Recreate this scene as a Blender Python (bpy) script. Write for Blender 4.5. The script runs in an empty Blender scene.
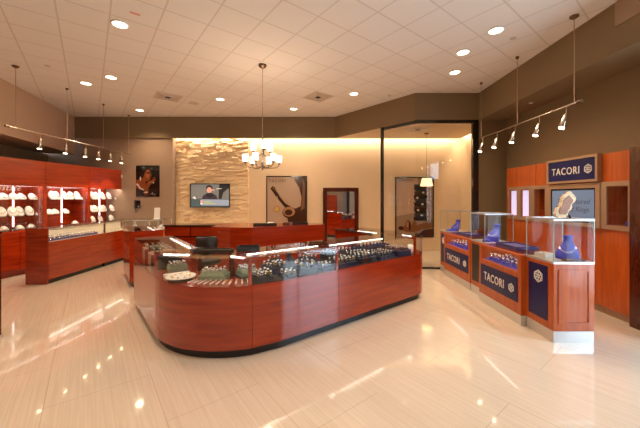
import bpy, bmesh, math, random
from mathutils import Vector, Matrix
random.seed(7)
S = bpy.context.scene
COL = S.collection
PI = math.pi

# ------------------------------------------------------------------ materials
def new_mat(name):
    m = bpy.data.materials.new(name); m.use_nodes = True
    nt = m.node_tree; b = nt.nodes['Principled BSDF']
    return m, nt, b
def srgb(r, g, b):
    def f(c):
        c /= 255.0
        return c/12.92 if c <= .04045 else ((c+.055)/1.055)**2.4
    return (f(r), f(g), f(b), 1)
def plain(name, col, rough=.5, metal=0, coat=0, noise=0.0, nscale=8, spec=.5, bump=0):
    m, nt, b = new_mat(name)
    b.inputs['Base Color'].default_value = col
    b.inputs['Roughness'].default_value = rough
    b.inputs['Metallic'].default_value = metal
    b.inputs['Coat Weight'].default_value = coat
    b.inputs['Coat Roughness'].default_value = .06
    b.inputs['Specular IOR Level'].default_value = spec
    tc = nt.nodes.new('ShaderNodeTexCoord')
    n = nt.nodes.new('ShaderNodeTexNoise'); n.inputs['Scale'].default_value = nscale
    n.inputs['Detail'].default_value = 4
    nt.links.new(tc.outputs['Object'], n.inputs['Vector'])
    if noise:
        mx = nt.nodes.new('ShaderNodeMix'); mx.data_type = 'RGBA'
        mx.inputs['A'].default_value = tuple(c*(1-noise) for c in col[:3]) + (1,)
        mx.inputs['B'].default_value = tuple(min(1, c*(1+noise)) for c in col[:3]) + (1,)
        nt.links.new(n.outputs['Fac'], mx.inputs['Factor'])
        nt.links.new(mx.outputs['Result'], b.inputs['Base Color'])
    if bump:
        bp = nt.nodes.new('ShaderNodeBump'); bp.inputs['Strength'].default_value = bump
        bp.inputs['Distance'].default_value = .004
        nt.links.new(n.outputs['Fac'], bp.inputs['Height'])
        nt.links.new(bp.outputs['Normal'], b.inputs['Normal'])
    return m
def wood(name, c1, c2, rough=.22, coat=.6, stretch=(1.6, 1.6, 22), vertical=False):
    m, nt, b = new_mat(name)
    tc = nt.nodes.new('ShaderNodeTexCoord'); mp = nt.nodes.new('ShaderNodeMapping')
    mp.inputs['Scale'].default_value = (18, 18, 1.4) if vertical else stretch
    n = nt.nodes.new('ShaderNodeTexNoise'); n.inputs['Scale'].default_value = 1.6
    n.inputs['Detail'].default_value = 6; n.inputs['Distortion'].default_value = .6
    n2 = nt.nodes.new('ShaderNodeTexNoise'); n2.inputs['Scale'].default_value = 1.3; n2.inputs['Detail'].default_value = 2
    cr = nt.nodes.new('ShaderNodeValToRGB')
    cr.color_ramp.elements[0].position = .3; cr.color_ramp.elements[0].color = c1
    cr.color_ramp.elements[1].position = .75; cr.color_ramp.elements[1].color = c2
    mx = nt.nodes.new('ShaderNodeMix'); mx.data_type = 'RGBA'; mx.blend_type = 'MULTIPLY'
    mx.inputs['Factor'].default_value = .16
    nt.links.new(tc.outputs['Object'], mp.inputs['Vector'])
    nt.links.new(mp.outputs['Vector'], n.inputs['Vector'])
    nt.links.new(tc.outputs['Object'], n2.inputs['Vector'])
    nt.links.new(n.outputs['Fac'], cr.inputs['Fac'])
    nt.links.new(cr.outputs['Color'], mx.inputs['A'])
    nt.links.new(n2.outputs['Fac'], mx.inputs['B'])
    nt.links.new(mx.outputs['Result'], b.inputs['Base Color'])
    b.inputs['Roughness'].default_value = rough
    b.inputs['Coat Weight'].default_value = coat
    b.inputs['Coat Roughness'].default_value = .05
    return m
def emit(name, col, strength):
    m, nt, b = new_mat(name)
    b.inputs['Base Color'].default_value = col
    b.inputs['Emission Color'].default_value = col
    b.inputs['Emission Strength'].default_value = strength
    return m
def glass(name, tint=(1, 1, 1, 1), ior=1.5):
    m = bpy.data.materials.new(name); m.use_nodes = True
    nt = m.node_tree; nt.nodes.clear()
    out = nt.nodes.new('ShaderNodeOutputMaterial'); mix = nt.nodes.new('ShaderNodeMixShader')
    tr = nt.nodes.new('ShaderNodeBsdfTransparent'); tr.inputs['Color'].default_value = tint
    gl = nt.nodes.new('ShaderNodeBsdfGlossy'); gl.inputs['Roughness'].default_value = 0.0
    fr = nt.nodes.new('ShaderNodeFresnel'); geo = nt.nodes.new('ShaderNodeNewGeometry')
    mr = nt.nodes.new('ShaderNodeMapRange')      # same reflectance from both sides of the pane
    mr.inputs['To Min'].default_value = ior; mr.inputs['To Max'].default_value = 1/ior
    nt.links.new(geo.outputs['Backfacing'], mr.inputs['Value'])
    nt.links.new(mr.outputs['Result'], fr.inputs['IOR'])
    nt.links.new(fr.outputs['Fac'], mix.inputs['Fac'])
    nt.links.new(tr.outputs['BSDF'], mix.inputs[1]); nt.links.new(gl.outputs['BSDF'], mix.inputs[2])
    nt.links.new(mix.outputs['Shader'], out.inputs['Surface'])
    return m
GA = (-.614, .789)      # the tile grid and the island counter are turned by about 38 degrees
GB = (.789, .614)
def tiled(name, col, mortar, bw, bh, ms, off, oa, ob, rough, bump=.3, streak=None, coat=0, vary=.03):
    m, nt, b = new_mat(name)
    tc = nt.nodes.new('ShaderNodeTexCoord')
    def dot(v):
        d = nt.nodes.new('ShaderNodeVectorMath'); d.operation = 'DOT_PRODUCT'
        d.inputs[1].default_value = (v[0], v[1], 0)
        nt.links.new(tc.outputs['Object'], d.inputs[0]); return d
    def sub(n, v):
        s = nt.nodes.new('ShaderNodeMath'); s.operation = 'SUBTRACT'; s.inputs[1].default_value = v
        nt.links.new(n.outputs['Value'], s.inputs[0]); return s
    da, db = sub(dot(GA), oa), sub(dot(GB), ob)
    cb = nt.nodes.new('ShaderNodeCombineXYZ')
    nt.links.new(da.outputs[0], cb.inputs['X']); nt.links.new(db.outputs[0], cb.inputs['Y'])
    br = nt.nodes.new('ShaderNodeTexBrick')
    br.offset = off; br.squash = 1
    br.inputs['Scale'].default_value = 1
    br.inputs['Brick Width'].default_value = bw; br.inputs['Row Height'].default_value = bh
    br.inputs['Mortar Size'].default_value = ms; br.inputs['Mortar Smooth'].default_value = .1
    br.inputs['Color1'].default_value = tuple(c*(1-vary) for c in col[:3]) + (1,)
    br.inputs['Color2'].default_value = tuple(min(1, c*(1+vary)) for c in col[:3]) + (1,)
    br.inputs['Mortar'].default_value = mortar
    nt.links.new(cb.outputs['Vector'], br.inputs['Vector'])
    last = br.outputs['Color']
    if streak:
        mp = nt.nodes.new('ShaderNodeMapping'); mp.inputs['Scale'].default_value = streak
        nt.links.new(cb.outputs['Vector'], mp.inputs['Vector'])
        n = nt.nodes.new('ShaderNodeTexNoise'); n.inputs['Scale'].default_value = 1; n.inputs['Detail'].default_value = 3
        nt.links.new(mp.outputs['Vector'], n.inputs['Vector'])
        cr = nt.nodes.new('ShaderNodeValToRGB')
        cr.color_ramp.elements[0].position = .35; cr.color_ramp.elements[0].color = (.86, .84, .8, 1)
        cr.color_ramp.elements[1].position = .65; cr.color_ramp.elements[1].color = (1, 1, 1, 1)
        nt.links.new(n.outputs['Fac'], cr.inputs['Fac'])
        mx = nt.nodes.new('ShaderNodeMix'); mx.data_type = 'RGBA'; mx.blend_type = 'MULTIPLY'
        mx.inputs['Factor'].default_value = .7
        nt.links.new(last, mx.inputs['A']); nt.links.new(cr.outputs['Color'], mx.inputs['B'])
        last = mx.outputs['Result']
    nt.links.new(last, b.inputs['Base Color'])
    b.inputs['Roughness'].default_value = rough
    b.inputs['Coat Weight'].default_value = coat; b.inputs['Coat Roughness'].default_value = .04
    if bump:
        bp = nt.nodes.new('ShaderNodeBump'); bp.inputs['Strength'].default_value = bump
        bp.inputs['Distance'].default_value = .003; bp.invert = True
        nt.links.new(br.outputs['Fac'], bp.inputs['Height'])
        nt.links.new(bp.outputs['Normal'], b.inputs['Normal'])
    return m

M = {}
M['red'] = wood('cherry_wood', srgb(140, 38, 9), srgb(182, 58, 17), stretch=(1.0, 1.0, 12))
M['orange'] = wood('amber_wood', srgb(180, 80, 24), srgb(212, 104, 40), rough=.32, coat=.25, vertical=True)
M['darkwood'] = wood('walnut_wood', srgb(62, 24, 14), srgb(96, 40, 22), vertical=True)
M['black'] = plain('black_laminate', (.012, .010, .010, 1), .35, noise=.2)
M['blackgloss'] = plain('black_lacquer', (.01, .009, .009, 1), .12, coat=.4)
M['leather'] = plain('black_leather', (.02, .015, .013, 1), .45, noise=.3, nscale=40, bump=.2)
M['brownleather'] = plain('brown_leather', srgb(96, 52, 26), .4, noise=.2, nscale=30, bump=.2)
M['navy'] = plain('navy_velvet', (.012, .016, .045, 1), .8, noise=.3, nscale=60)
M['charcoal'] = plain('charcoal_velvet', (.02, .018, .022, 1), .8, noise=.3, nscale=60)
M['blue'] = plain('royal_blue_velvet', (.045, .05, .5, 1), .55, noise=.15, nscale=30)
M['brandblue'] = plain('deep_blue_panel', (.010, .014, .10, 1), .3, coat=.12, noise=.05, spec=.25)
M['purple'] = plain('indigo_velvet', (.05, .04, .16, 1), .7, noise=.2, nscale=40)
M['white'] = plain('white_leatherette', (.82, .80, .76, 1), .5, noise=.03)
M['whitecard'] = plain('white_card', (.8, .78, .73, 1), .7, noise=.02)
M['cream'] = plain('cream_linen', (.70, .62, .48, 1), .8, noise=.06, nscale=60)
M['sage'] = plain('sage_velvet', srgb(146, 162, 136), .8, noise=.15, nscale=50)
M['alu'] = plain('brushed_aluminium', (.72, .71, .70, 1), .32, metal=.75, noise=.06, nscale=20)
M['tan'] = plain('champagne_metal', srgb(178, 148, 122), .38, metal=.35, noise=.05)
M['steel'] = plain('satin_nickel', (.62, .57, .5, 1), .25, metal=1, noise=.05)
M['bronze'] = plain('dark_bronze', (.16, .10, .06, 1), .35, metal=.8, noise=.1)
M['silver'] = plain('polished_silver', (.92, .92, .94, 1), .12, metal=.9)
M['gold'] = plain('yellow_gold', (.95, .68, .28, 1), .15, metal=.95)
M['gem'] = plain('cut_gem', (.95, .95, .97, 1), .03, metal=.6, coat=1)
M['pearl'] = plain('pearl', (.9, .87, .82, 1), .2, coat=.6)
M['agate'] = plain('agate_core', srgb(160, 98, 48), .35, noise=.35, nscale=18, bump=.3)
M['agaterim'] = plain('crystal_crust', srgb(236, 206, 166), .5, noise=.25, nscale=40, bump=.9)
M['letter'] = plain('white_lettering', (.86, .84, .80, 1), .4)
M['greyletter'] = plain('dark_lettering', srgb(74, 82, 104), .6)
M['plaster'] = plain('cream_plaster', srgb(226, 200, 164), .65, noise=.04, nscale=3)
M['taupe'] = plain('taupe_paint', srgb(164, 138, 114), .7, noise=.03, nscale=3)
M['lightertaupe'] = plain('light_taupe_paint', srgb(206, 174, 146), .7, noise=.03, nscale=3)
M['brown'] = plain('olive_brown_paint', srgb(132, 110, 80), .65, noise=.03, nscale=3)
M['soffit'] = plain('soffit_paint', srgb(206, 180, 148), .7, noise=.02)
M['stone'] = plain('split_face_stone', srgb(240, 214, 172), .7, noise=.10, nscale=14, bump=.5)
M['glassedge'] = plain('polished_glass_edge', (.36, .46, .42, 1), .15)
M['vent'] = plain('vent_enamel', (.6, .52, .44, 1), .5)
M['greyblue'] = plain('grey_blue_paint', srgb(128, 130, 142), .5)
M['palegrey'] = plain('pale_grey_paint', srgb(176, 168, 160), .5)
M['dark'] = plain('dark_void', (.03, .02, .015, 1), .8)
M['pink'] = plain('pink_plastic', srgb(222, 156, 136), .5)
M['mirror'] = plain('mirror_silvering', (.93, .93, .93, 1), 0.0, metal=1)
M['glass'] = glass('clear_glass', (.985, .99, .985, 1), 1.45)
M['arglass'] = glass('low_reflection_glass', (.985, .99, .985, 1), 1.2)
M['pane'] = glass('window_glass', (.96, .98, .98, 1))
M['floor'] = tiled('polished_floor_tile', (.74, .64, .53, 1), (.58, .49, .40, 1), 1.386, .693, .003, .5, .2, .426, .09, .06, (1.2, 55, 1), coat=.8, vary=.008)
M['ceiling'] = tiled('acoustic_ceiling', (.82, .775, .72, 1), (.66, .61, .55, 1), .52, .52, .010, 0, .369, .206, .85, .25, None, vary=.012)
WARM = (1.0, .735, .49)
M['lamp'] = emit('downlight_glow', (1, .84, .60, 1), 10)
M['spotglow'] = emit('spot_bulb_glow', (1, .82, .52, 1), 22)
M['shade'] = emit('lit_opal_glass', (1, .90, .74, 1), 1.5)
M['strip'] = emit('case_light_strip', (1, .93, .82, 1), 9)
M['cooltube'] = emit('cabinet_light_tube', (1, .84, .80, 1), 2.6)
M['casetop'] = emit('hidden_top_strip', (1, .90, .80, 1), 24)
M['niche'] = emit('niche_glow', (.76, .70, 1, 1), .95)
M['lampshade'] = emit('lit_fabric_shade', (1, .80, .48, 1), .95)
M['screenblue'] = emit('tv_slate', srgb(92, 108, 132), .75)
def scr(name, c, s=.8): M[name] = emit(name, srgb(*c), s)
scr('tv_grey', (112, 110, 104)); scr('tv_dark', (36, 34, 36)); scr('tv_skin', (206, 150, 126)); scr('tv_bar', (140, 148, 160))
scr('tv_white', (226, 224, 216)); scr('tv_green', (70, 84, 86)); scr('tv_yellow', (176, 176, 96)); scr('tv_jacket', (58, 48, 56))
def ink(name, c, rough=.25): M[name] = plain(name, srgb(*c), rough, coat=.3)
ink('ink_black', (22, 17, 15)); ink('ink_skin', (134, 72, 40)); ink('ink_skin_light', (168, 100, 62)); ink('ink_lip', (128, 44, 34))
ink('ink_hair', (30, 18, 14)); ink('ink_silver', (214, 206, 196)); ink('ink_mauve', (186, 160, 138)); ink('ink_brown', (62, 38, 28))
ink('ink_tan', (176, 128, 88)); ink('ink_gold', (206, 170, 100)); ink('ink_grey', (150, 130, 110)); ink('ink_horn', (122, 84, 56))
ink('ink_navy', (40, 42, 54)); ink('ink_letter', (98, 84, 72)); ink('ink_eye', (30, 18, 14))

# ------------------------------------------------------------------ mesh builder
class B:
    def __init__(s): s.bm = bmesh.new(); s.mi = 0; s.T = None
    def v(s, p):
        p = Vector(p)
        if s.T is not None: p = s.T @ p
        return s.bm.verts.new(p)
    def f(s, vs):
        try:
            fc = s.bm.faces.new(vs); fc.material_index = s.mi
        except ValueError: pass
    def box(s, x0, x1, y0, y1, z0, z1):
        v = [s.v((x, y, z)) for z in (z0, z1) for y in (y0, y1) for x in (x0, x1)]
        for q in ((0, 2, 3, 1), (4, 5, 7, 6), (0, 1, 5, 4), (2, 6, 7, 3), (0, 4, 6, 2), (1, 3, 7, 5)):
            s.f([v[i] for i in q])
        return s
    def prism(s, poly, z0, z1):
        a = [s.v((p[0], p[1], z0)) for p in poly]; b = [s.v((p[0], p[1], z1)) for p in poly]
        s.f(a[::-1]); s.f(b)
        n = len(poly)
        for i in range(n): s.f([a[i], a[(i+1) % n], b[(i+1) % n], b[i]])
        return s
    def slab(s, poly, y0, y1):      # polygon in x,z swept along y
        a = [s.v((p[0], y0, p[1])) for p in poly]; b = [s.v((p[0], y1, p[1])) for p in poly]
        s.f(a); s.f(b[::-1])
        n = len(poly)
        for i in range(n): s.f([a[i], b[i], b[(i+1) % n], a[(i+1) % n]])
        return s
    def wall(s, path, z0, z1, t):   # ribbon of thickness t to the left of the path
        off = []
        n = len(path)
        for i in range(n):
            p0 = Vector(path[max(0, i-1)]); p1 = Vector(path[min(n-1, i+1)])
            d = (p1-p0).normalized(); off.append((path[i][0]-d.y*t, path[i][1]+d.x*t))
        for i in range(n-1):
            s.prism([path[i], path[i+1], off[i+1], off[i]], z0, z1)
        return s
    def loft(s, secs, cap=True):
        rings = [[s.v(p) for p in sec] for sec in secs]
        n = len(rings[0])
        for a, b in zip(rings, rings[1:]):
            for i in range(n): s.f([a[i], a[(i+1) % n], b[(i+1) % n], b[i]])
        if cap: s.f(rings[0][::-1]); s.f(rings[-1])
        return s
    def ell(s, secs, n=12):         # (cx, cy, cz, rx, ry) horizontal ellipses
        return s.loft([[(cx+rx*math.cos(2*PI*i/n), cy+ry*math.sin(2*PI*i/n), cz) for i in range(n)] for cx, cy, cz, rx, ry in secs])
    def lathe(s, prof, c=(0, 0, 0), n=16):
        return s.ell([(c[0], c[1], c[2]+z, max(r, .0004), max(r, .0004)) for r, z in prof], n)
    def tube(s, pts, r, n=6, closed=False):
        pts = [Vector(p) for p in pts]; secs = []
        m = len(pts)
        for i, p in enumerate(pts):
            if closed: d = pts[(i+1) % m]-pts[i-1]
            else: d = pts[min(i+1, m-1)]-pts[max(i-1, 0)]
            d.normalize()
            up = Vector((0, 0, 1)) if abs(d.z) < .9 else Vector((1, 0, 0))
            a = d.cross(up).normalized(); b = a.cross(d).normalized()
            secs.append([p+a*r*math.cos(2*PI*k/n)+b*r*math.sin(2*PI*k/n) for k in range(n)])
        if closed:
            secs.append(secs[0]); return s.loft(secs, cap=False)
        return s.loft(secs)
    def torus(s, c, R, r, normal='y', n=14, k=5):
        pts = []
        for i in range(n):
            t = 2*PI*i/n; a, b = R*math.cos(t), R*math.sin(t)
            pts.append({'y': (c[0]+a, c[1], c[2]+b), 'z': (c[0]+a, c[1]+b, c[2]), 'x': (c[0], c[1]+a, c[2]+b)}[normal])
        return s.tube(pts, r, k, closed=True)
    def build(s, name, mat, parent=None, bevel=0, smooth=False):
        bmesh.ops.remove_doubles(s.bm, verts=s.bm.verts, dist=1e-6)
        bmesh.ops.recalc_face_normals(s.bm, faces=s.bm.faces)
        me = bpy.data.meshes.new(name); s.bm.to_mesh(me); s.bm.free()
        for m_ in (mat if isinstance(mat, list) else [mat]):
            me.materials.append(M[m_] if isinstance(m_, str) else m_)
        if smooth:
            for p in me.polygons: p.use_smooth = True
        o = bpy.data.objects.new(name, me); COL.objects.link(o)
        if parent is not None: o.parent = parent
        if bevel:
            md = o.modifiers.new('edge', 'BEVEL'); md.width = bevel; md.segments = 2; md.limit_method = 'ANGLE'
        return o
def thing(name, label, cat, loc=(0, 0, 0), rz=0, group=None):
    o = bpy.data.objects.new(name, None); COL.objects.link(o)
    o.empty_display_size = .1
    o.location = loc; o.rotation_euler = (0, 0, rz); o['label'] = label; o['category'] = cat
    if group: o['group'] = group
    return o
def tag(o, label, cat, group=None):
    o['label'] = label; o['category'] = cat
    if group: o['group'] = group
    return o
def struct(o): o['kind'] = 'structure'; return o
def kids(o): return [c for c in COL.objects if c.parent == o]
def dup(root, loc, rz, label, group=None, cat=None):
    r = root.copy(); COL.objects.link(r); r.location = loc; r.rotation_euler = (0, 0, rz); r['label'] = label
    if cat: r['category'] = cat
    if group: r['group'] = group
    for ch in list(root.children):
        c = ch.copy(); COL.objects.link(c); c.parent = r
        for g in list(ch.children):
            d = g.copy(); COL.objects.link(d); d.parent = c
    return r
class Proto:                        # the first use moves the thing itself, later uses copy it
    def __init__(s, root): s.root = root; s.used = False
    def put(s, loc, rz, label, group=None, scale=None):
        if not s.used:
            s.used = True; o = s.root; o.location = loc; o.rotation_euler = (0, 0, rz); o['label'] = label
            if group: o['group'] = group
        else:
            o = dup(s.root, loc, rz, label, group)
            if not group and 'group' in o: del o['group']
        if scale: o.scale = scale
        return o
def text_obj(name, body, size, mat, parent, matrix, sx=1.0, *, extrude=.002, offset=0, spacing=1.0, shear=0, align='LEFT'):
    cu = bpy.data.curves.new(name, 'FONT'); cu.body = body; cu.size = size; cu.extrude = extrude
    cu.offset = offset; cu.space_character = spacing; cu.shear = shear; cu.align_x = align; cu.resolution_u = 3
    t = bpy.data.objects.new(name+'_curve', cu); COL.objects.link(t)
    bpy.context.view_layer.update()
    me = bpy.data.meshes.new_from_object(t.evaluated_get(bpy.context.evaluated_depsgraph_get()))
    bpy.data.objects.remove(t); bpy.data.curves.remove(cu)
    me.name = name; me.transform(matrix @ Matrix.Diagonal((sx, 1, 1, 1)))
    me.materials.clear(); me.materials.append(M[mat])
    o = bpy.data.objects.new(name, me); COL.objects.link(o)
    if parent is not None: o.parent = parent
    return o
FACE_Y = Matrix(((1, 0, 0, 0), (0, 0, -1, 0), (0, 1, 0, 0), (0, 0, 0, 1)))      # text read by someone looking along +y
FACE_X = Matrix(((0, 0, -1, 0), (-1, 0, 0, 0), (0, 1, 0, 0), (0, 0, 0, 1)))     # text read by someone looking along +x

# ------------------------------------------------------------------ lights
def lamp(kind, name, loc, energy, color=WARM, size=.1, rot=(0, 0, 0), **kw):
    d = bpy.data.lights.new(name, kind); d.energy = energy; d.color = color
    if kind == 'AREA':
        d.shape = 'RECTANGLE'; d.size = size; d.size_y = kw.get('size_y', size)
    elif kind == 'SPOT':
        d.shadow_soft_size = size; d.spot_size = kw.get('angle', 1.6); d.spot_blend = kw.get('blend', .6)
    else: d.shadow_soft_size = size
    o = bpy.data.objects.new(name, d); COL.objects.link(o); o.location = loc; o.rotation_euler = rot
    return o
def aim(o, target):
    o.rotation_euler = (Vector(target)-o.location).to_track_quat('-Z', 'Y').to_euler()

# ------------------------------------------------------------------ the room
H = 3.84; HB = 3.25                 # ceiling, underside of the bulkheads
struct(B().box(-9.2, 5.0, -3.4, 9.0, -.1, 0).build('floor', 'floor'))
struct(B().box(-9.2, 5.0, -3.4, 9.0, H, H+.1).build('ceiling', 'ceiling'))
struct(B().box(-4.19, 4.3, 8.70, 8.85, 0, H).build('wall_back', 'plaster'))
struct(B().box(-9.2, -4.19, 8.43, 8.85, 0, H).build('wall_back', 'taupe'))
struct(B().box(-9.2, .424, 8.38, 8.42, HB, H).build('trim_1', 'brown'))                    # back bulkhead
struct(B().prism([(.424, 8.38), (.452, 8.41), (2.10, 6.52), (2.08, 6.48)], HB, H).build('trim_2', 'brown'))   # diagonal bulkhead
struct(B().prism([(2.08, 6.48), (2.10, 6.54), (3.52, 6.54), (3.46, 6.48)], HB, H).build('trim_3', 'brown'))
struct(B().box(3.46, 4.2, -3.3, 6.54, HB, H).build('trim_4', 'brown'))                      # right bulkhead
struct(B().box(3.445, 3.46, 1.6, 3.47, 3.55, H-.001).build('trim_5', 'taupe'))             # raised panel on it
struct(B().prism([(-4.19, 8.42), (-4.19, 8.50), (4.0, 8.50), (4.0, 6.54), (2.12, 6.54), (.44, 8.42)], HB, HB+.05).build('trim_6', 'soffit'))
struct(B().box(4.12, 4.3, 6.62, 8.70, 0, H).build('wall_alcove', 'plaster'))
struct(B().box(3.44, 4.3, 6.5, 6.62, 0, H).build('wall_return', 'brown'))
# right wall with its shop windows near the photographer
rw = B()
for y0, y1 in ((-3.4, .45), (.80, 1.25), (2.80, 6.5)): rw.box(4.08, 4.25, y0, y1, 0, H)
for y0, y1 in ((.45, .80), (1.25, 2.80)): rw.box(4.08, 4.25, y0, y1, 0, .06); rw.box(4.08, 4.25, y0, y1, 2.9, H)
struct(rw.build('wall_right', 'brown'))
for i, (y0, y1, mull) in enumerate(((.45, .80, ()), (1.25, 2.80, (1.67,)))):
    wn = bpy.data.objects.new('window_%d' % (i+1), None); COL.objects.link(wn); wn.location = (4.16, 0, 0); struct(wn)
    w = B()
    for y in (y0, y1-.05)+mull: w.box(-.03, .03, y, y+.05, .06, 2.9)
    w.box(-.03, .03, y0, y1, .06, .11); w.box(-.03, .03, y0, y1, 2.84, 2.9)
    w.build('window_frame', 'bronze', wn)
    B().box(-.004, .004, y0, y1, .08, 2.87).build('window_pane', 'pane', wn)
# wall behind the photographer: seen only in the standing mirror
struct(B().box(-9.2, 4.3, -3.4, -3.25, 0, H).build('wall_front', 'taupe'))
for i, (x0, x1, m) in enumerate(((1.60, 1.83, 'greyblue'), (1.84, 2.03, 'dark'), (2.04, 2.40, 'palegrey'))):
    struct(B().box(x0, x1, -3.25, -3.18, 0, 2.9).build('trim_%d' % (8+i), m))
rc = thing('red_cabinet', 'red cherry cabinet with white busts on top, seen only in the standing mirror', 'cabinet', (.42, -3.24, 0))
B().box(0, .75, 0, .4, .08, 1.75).build('body', 'red', rc); B().box(.02, .73, .0, .36, 0, .08).build('toe_kick', 'black', rc)

# left side: dropped bulkhead running obliquely, dark wall under it
lb0, lb1 = Vector((-5.02, 2.2)), Vector((-6.93, 8.40))
dl = (lb1-lb0).normalized(); nl = Vector((-dl.y, dl.x))
q0 = lb0-dl*6.0
struct(B().prism([tuple(q0), tuple(lb1), tuple(lb1+nl*1.6), tuple(q0+nl*1.6)], 2.785, H).build('trim_7', 'lightertaupe'))
struct(B().prism([tuple(q0+nl*.75), tuple(lb1+nl*.75+dl*.4), tuple(lb1+nl*.9+dl*.4), tuple(q0+nl*.9)], 0, 2.785).build('wall_left', 'brown'))
# split-face stone on the recessed back wall
st = B()
z = 0.0
while z < HB+.2:
    h = random.choice((.036, .046, .056)); x = -4.185
    while x < -2.08:
        wd = random.uniform(.08, .26); x1 = min(x+wd, -2.08)
        y = 8.65-random.random()**1.3*.05
        t0, t1 = random.uniform(-.014, .022), random.uniform(-.014, .022); sk = random.uniform(-.008, .008)
        v = [st.v(p) for p in ((x, y-sk, z), (x1, y+sk, z), (x1, y+sk+t1, z+h), (x, y-sk+t0, z+h),
                               (x, 8.70, z), (x1, 8.70, z), (x1, 8.70, z+h), (x, 8.70, z+h))]
        for q in ((0, 1, 2, 3), (0, 4, 5, 1), (3, 2, 6, 7), (0, 3, 7, 4), (1, 5, 6, 2)): st.f([v[i] for i in q])
        x = x1
    z += h
struct(st.build('wall_stone', 'stone'))
struct(B().box(-2.08, 4.12, 8.685, 8.70, 0, .09).build('baseboard_back', 'plaster'))

# glass partition of the corner alcove
gp = thing('glass_partition', 'frameless glass wall in a black frame closing off the corner alcove', 'glass partition', (0, 0, 0))
pl, pc, pr = (1.50, 7.17), (2.09, 6.50), (3.40, 6.50)
dg = (Vector(pc)-Vector(pl)).normalized(); ng = Vector((-dg.y, dg.x))
b = B()
for p in (pl,): b.prism([(p[0]-.04, p[1]), (p[0], p[1]-.045), (p[0]+.045, p[1]), (p[0], p[1]+.045)], 0, HB)
b.build('post', 'blackgloss', gp)
B().box(3.33, 3.45, 6.46, 6.54, 0, HB).build('post', 'blackgloss', gp)
b = B(); b.wall([pl, pc], HB-.07, HB, .06); b.box(2.07, 3.40, 6.47, 6.53, HB-.07, HB)
b.build('head_rail', 'blackgloss', gp)
b = B(); b.wall([pl, pc], 0, .035, .06); b.box(2.07, 3.40, 6.47, 6.53, 0, .035)
b.build('sill_rail', 'blackgloss', gp)
B().wall([pl, pc], .035, HB-.07, .008).build('glass_pane', 'glass', gp)
B().box(2.095, 3.40, 6.496, 6.504, .035, HB-.07).build('glass_pane', 'glass', gp)

# ------------------------------------------------------------------ ceiling fittings
DOWN = [(-2.632, 3.909, 'large bright round downlight nearest the left top of the ceiling'),
        (-3.955, 5.621, 'round downlight right one of the close pair above the left track'),
        (-4.660, 5.914, 'round downlight left one of the close pair above the left track'),
        (-4.692, 7.728, 'small far round downlight above the woman portrait'),
        (-2.313, 6.870, 'round downlight in the ceiling above the wall television'),
        (-.677, 7.616, 'round downlight in the ceiling just right of the chandelier rod'),
        (.745, 6.508, 'round downlight beside the diagonal bulkhead corner'),
        (2.453, 5.398, 'farthest of three round downlights near the right bulkhead'),
        (2.243, 4.658, 'middle of three round downlights near the right bulkhead'),
        (2.399, 4.048, 'nearest of three round downlights near the right bulkhead')]
dt = thing('downlight', 'x', 'ceiling light')
B().torus((0, 0, -.006), .095, .012, 'z', 24, 6).build('trim_ring', 'whitecard', dt, smooth=True)
B().lathe([(.088, -.004), (.088, .0)], n=24).build('diffuser', 'lamp', dt)
P = Proto(dt)
for x, y, lab in DOWN:
    P.put((x, y, H), 0, lab)
    lamp('SPOT', 'downlight_lamp', (x, y, H-.03), 110, size=.07, angle=2.2, blend=.8)
for x, y in ((-.4, 1.6), (1.8, 1.2), (-3.0, 1.0), (-1.5, -1.0), (1.0, -1.4), (-4.2, 3.0)):
    P.put((x, y, H), 0, 'round downlight in the ceiling over the photographer, out of the picture', 'downlights over the photographer')
    lamp('SPOT', 'downlight_lamp', (x, y, H-.03), 110, size=.07, angle=2.2, blend=.8)
sp = thing('ceiling_speaker', 'dull round speaker grille in the ceiling left of a downlight', 'speaker', (-3.04, 7.16, H))
B().lathe([(.11, -.008), (.115, 0)], n=24).build('grille', 'vent', sp)
vt = thing('ceiling_vent', 'x', 'vent')
b = B(); b.box(-.26, .26, -.26, .26, -.006, 0); b.build('frame', 'vent', vt)
b = B()
for r in (.20, .14, .08):
    for a0, a1, b0, b1 in ((-r, r, -r, -r+.012), (-r, r, r-.012, r), (-r, -r+.012, -r, r), (r-.012, r, -r, r)): b.box(a0, a1, b0, b1, -.016, -.006)
b.build('louvre', 'vent', vt)
B().box(-.05, .05, -.05, .05, -.014, -.006).build('opening', 'dark', vt)
VP = Proto(vt)
VP.put((-3.446, 6.734, H), .66, 'square ceiling air vent left of the television downlight')
VP.put((-.045, 6.734, H), .66, 'square ceiling air vent right of the chandelier rod')
VP.put((2.42, 7.35, HB), 0, 'square white air vent in the alcove soffit behind glass')
for x, y, lab in ((-4.72, 5.15, 'small round sprinkler cap in the ceiling near the left track canopy'),
                  (1.555, 6.635, 'small round sprinkler cap in the ceiling above the bulkhead bend'),
                  (2.77, 4.26, 'small round sprinkler cap in the ceiling left of the right track canopy')):
    tag(B().lathe([(.035, -.01), (.045, 0)], (x, y, H)).build('sprinkler_cap', 'vent'), lab, 'sprinkler')
b = B(); b.box(-.055, .055, -.02, .02, -.004, 0)
o = b.build('ceiling_tag', 'pink'); o.location = (-2.296, 3.686, H); o.rotation_euler = (0, 0, .66)
tag(o, 'small pink rectangular tag on the ceiling by the largest downlight', 'tag')
tag(B().lathe([(.025, -.008), (.035, 0)], (3.776, 5.315, HB), 12).build('recessed_light', 'whitecard'), 'tiny recessed light under the right bulkhead', 'ceiling light')

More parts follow.
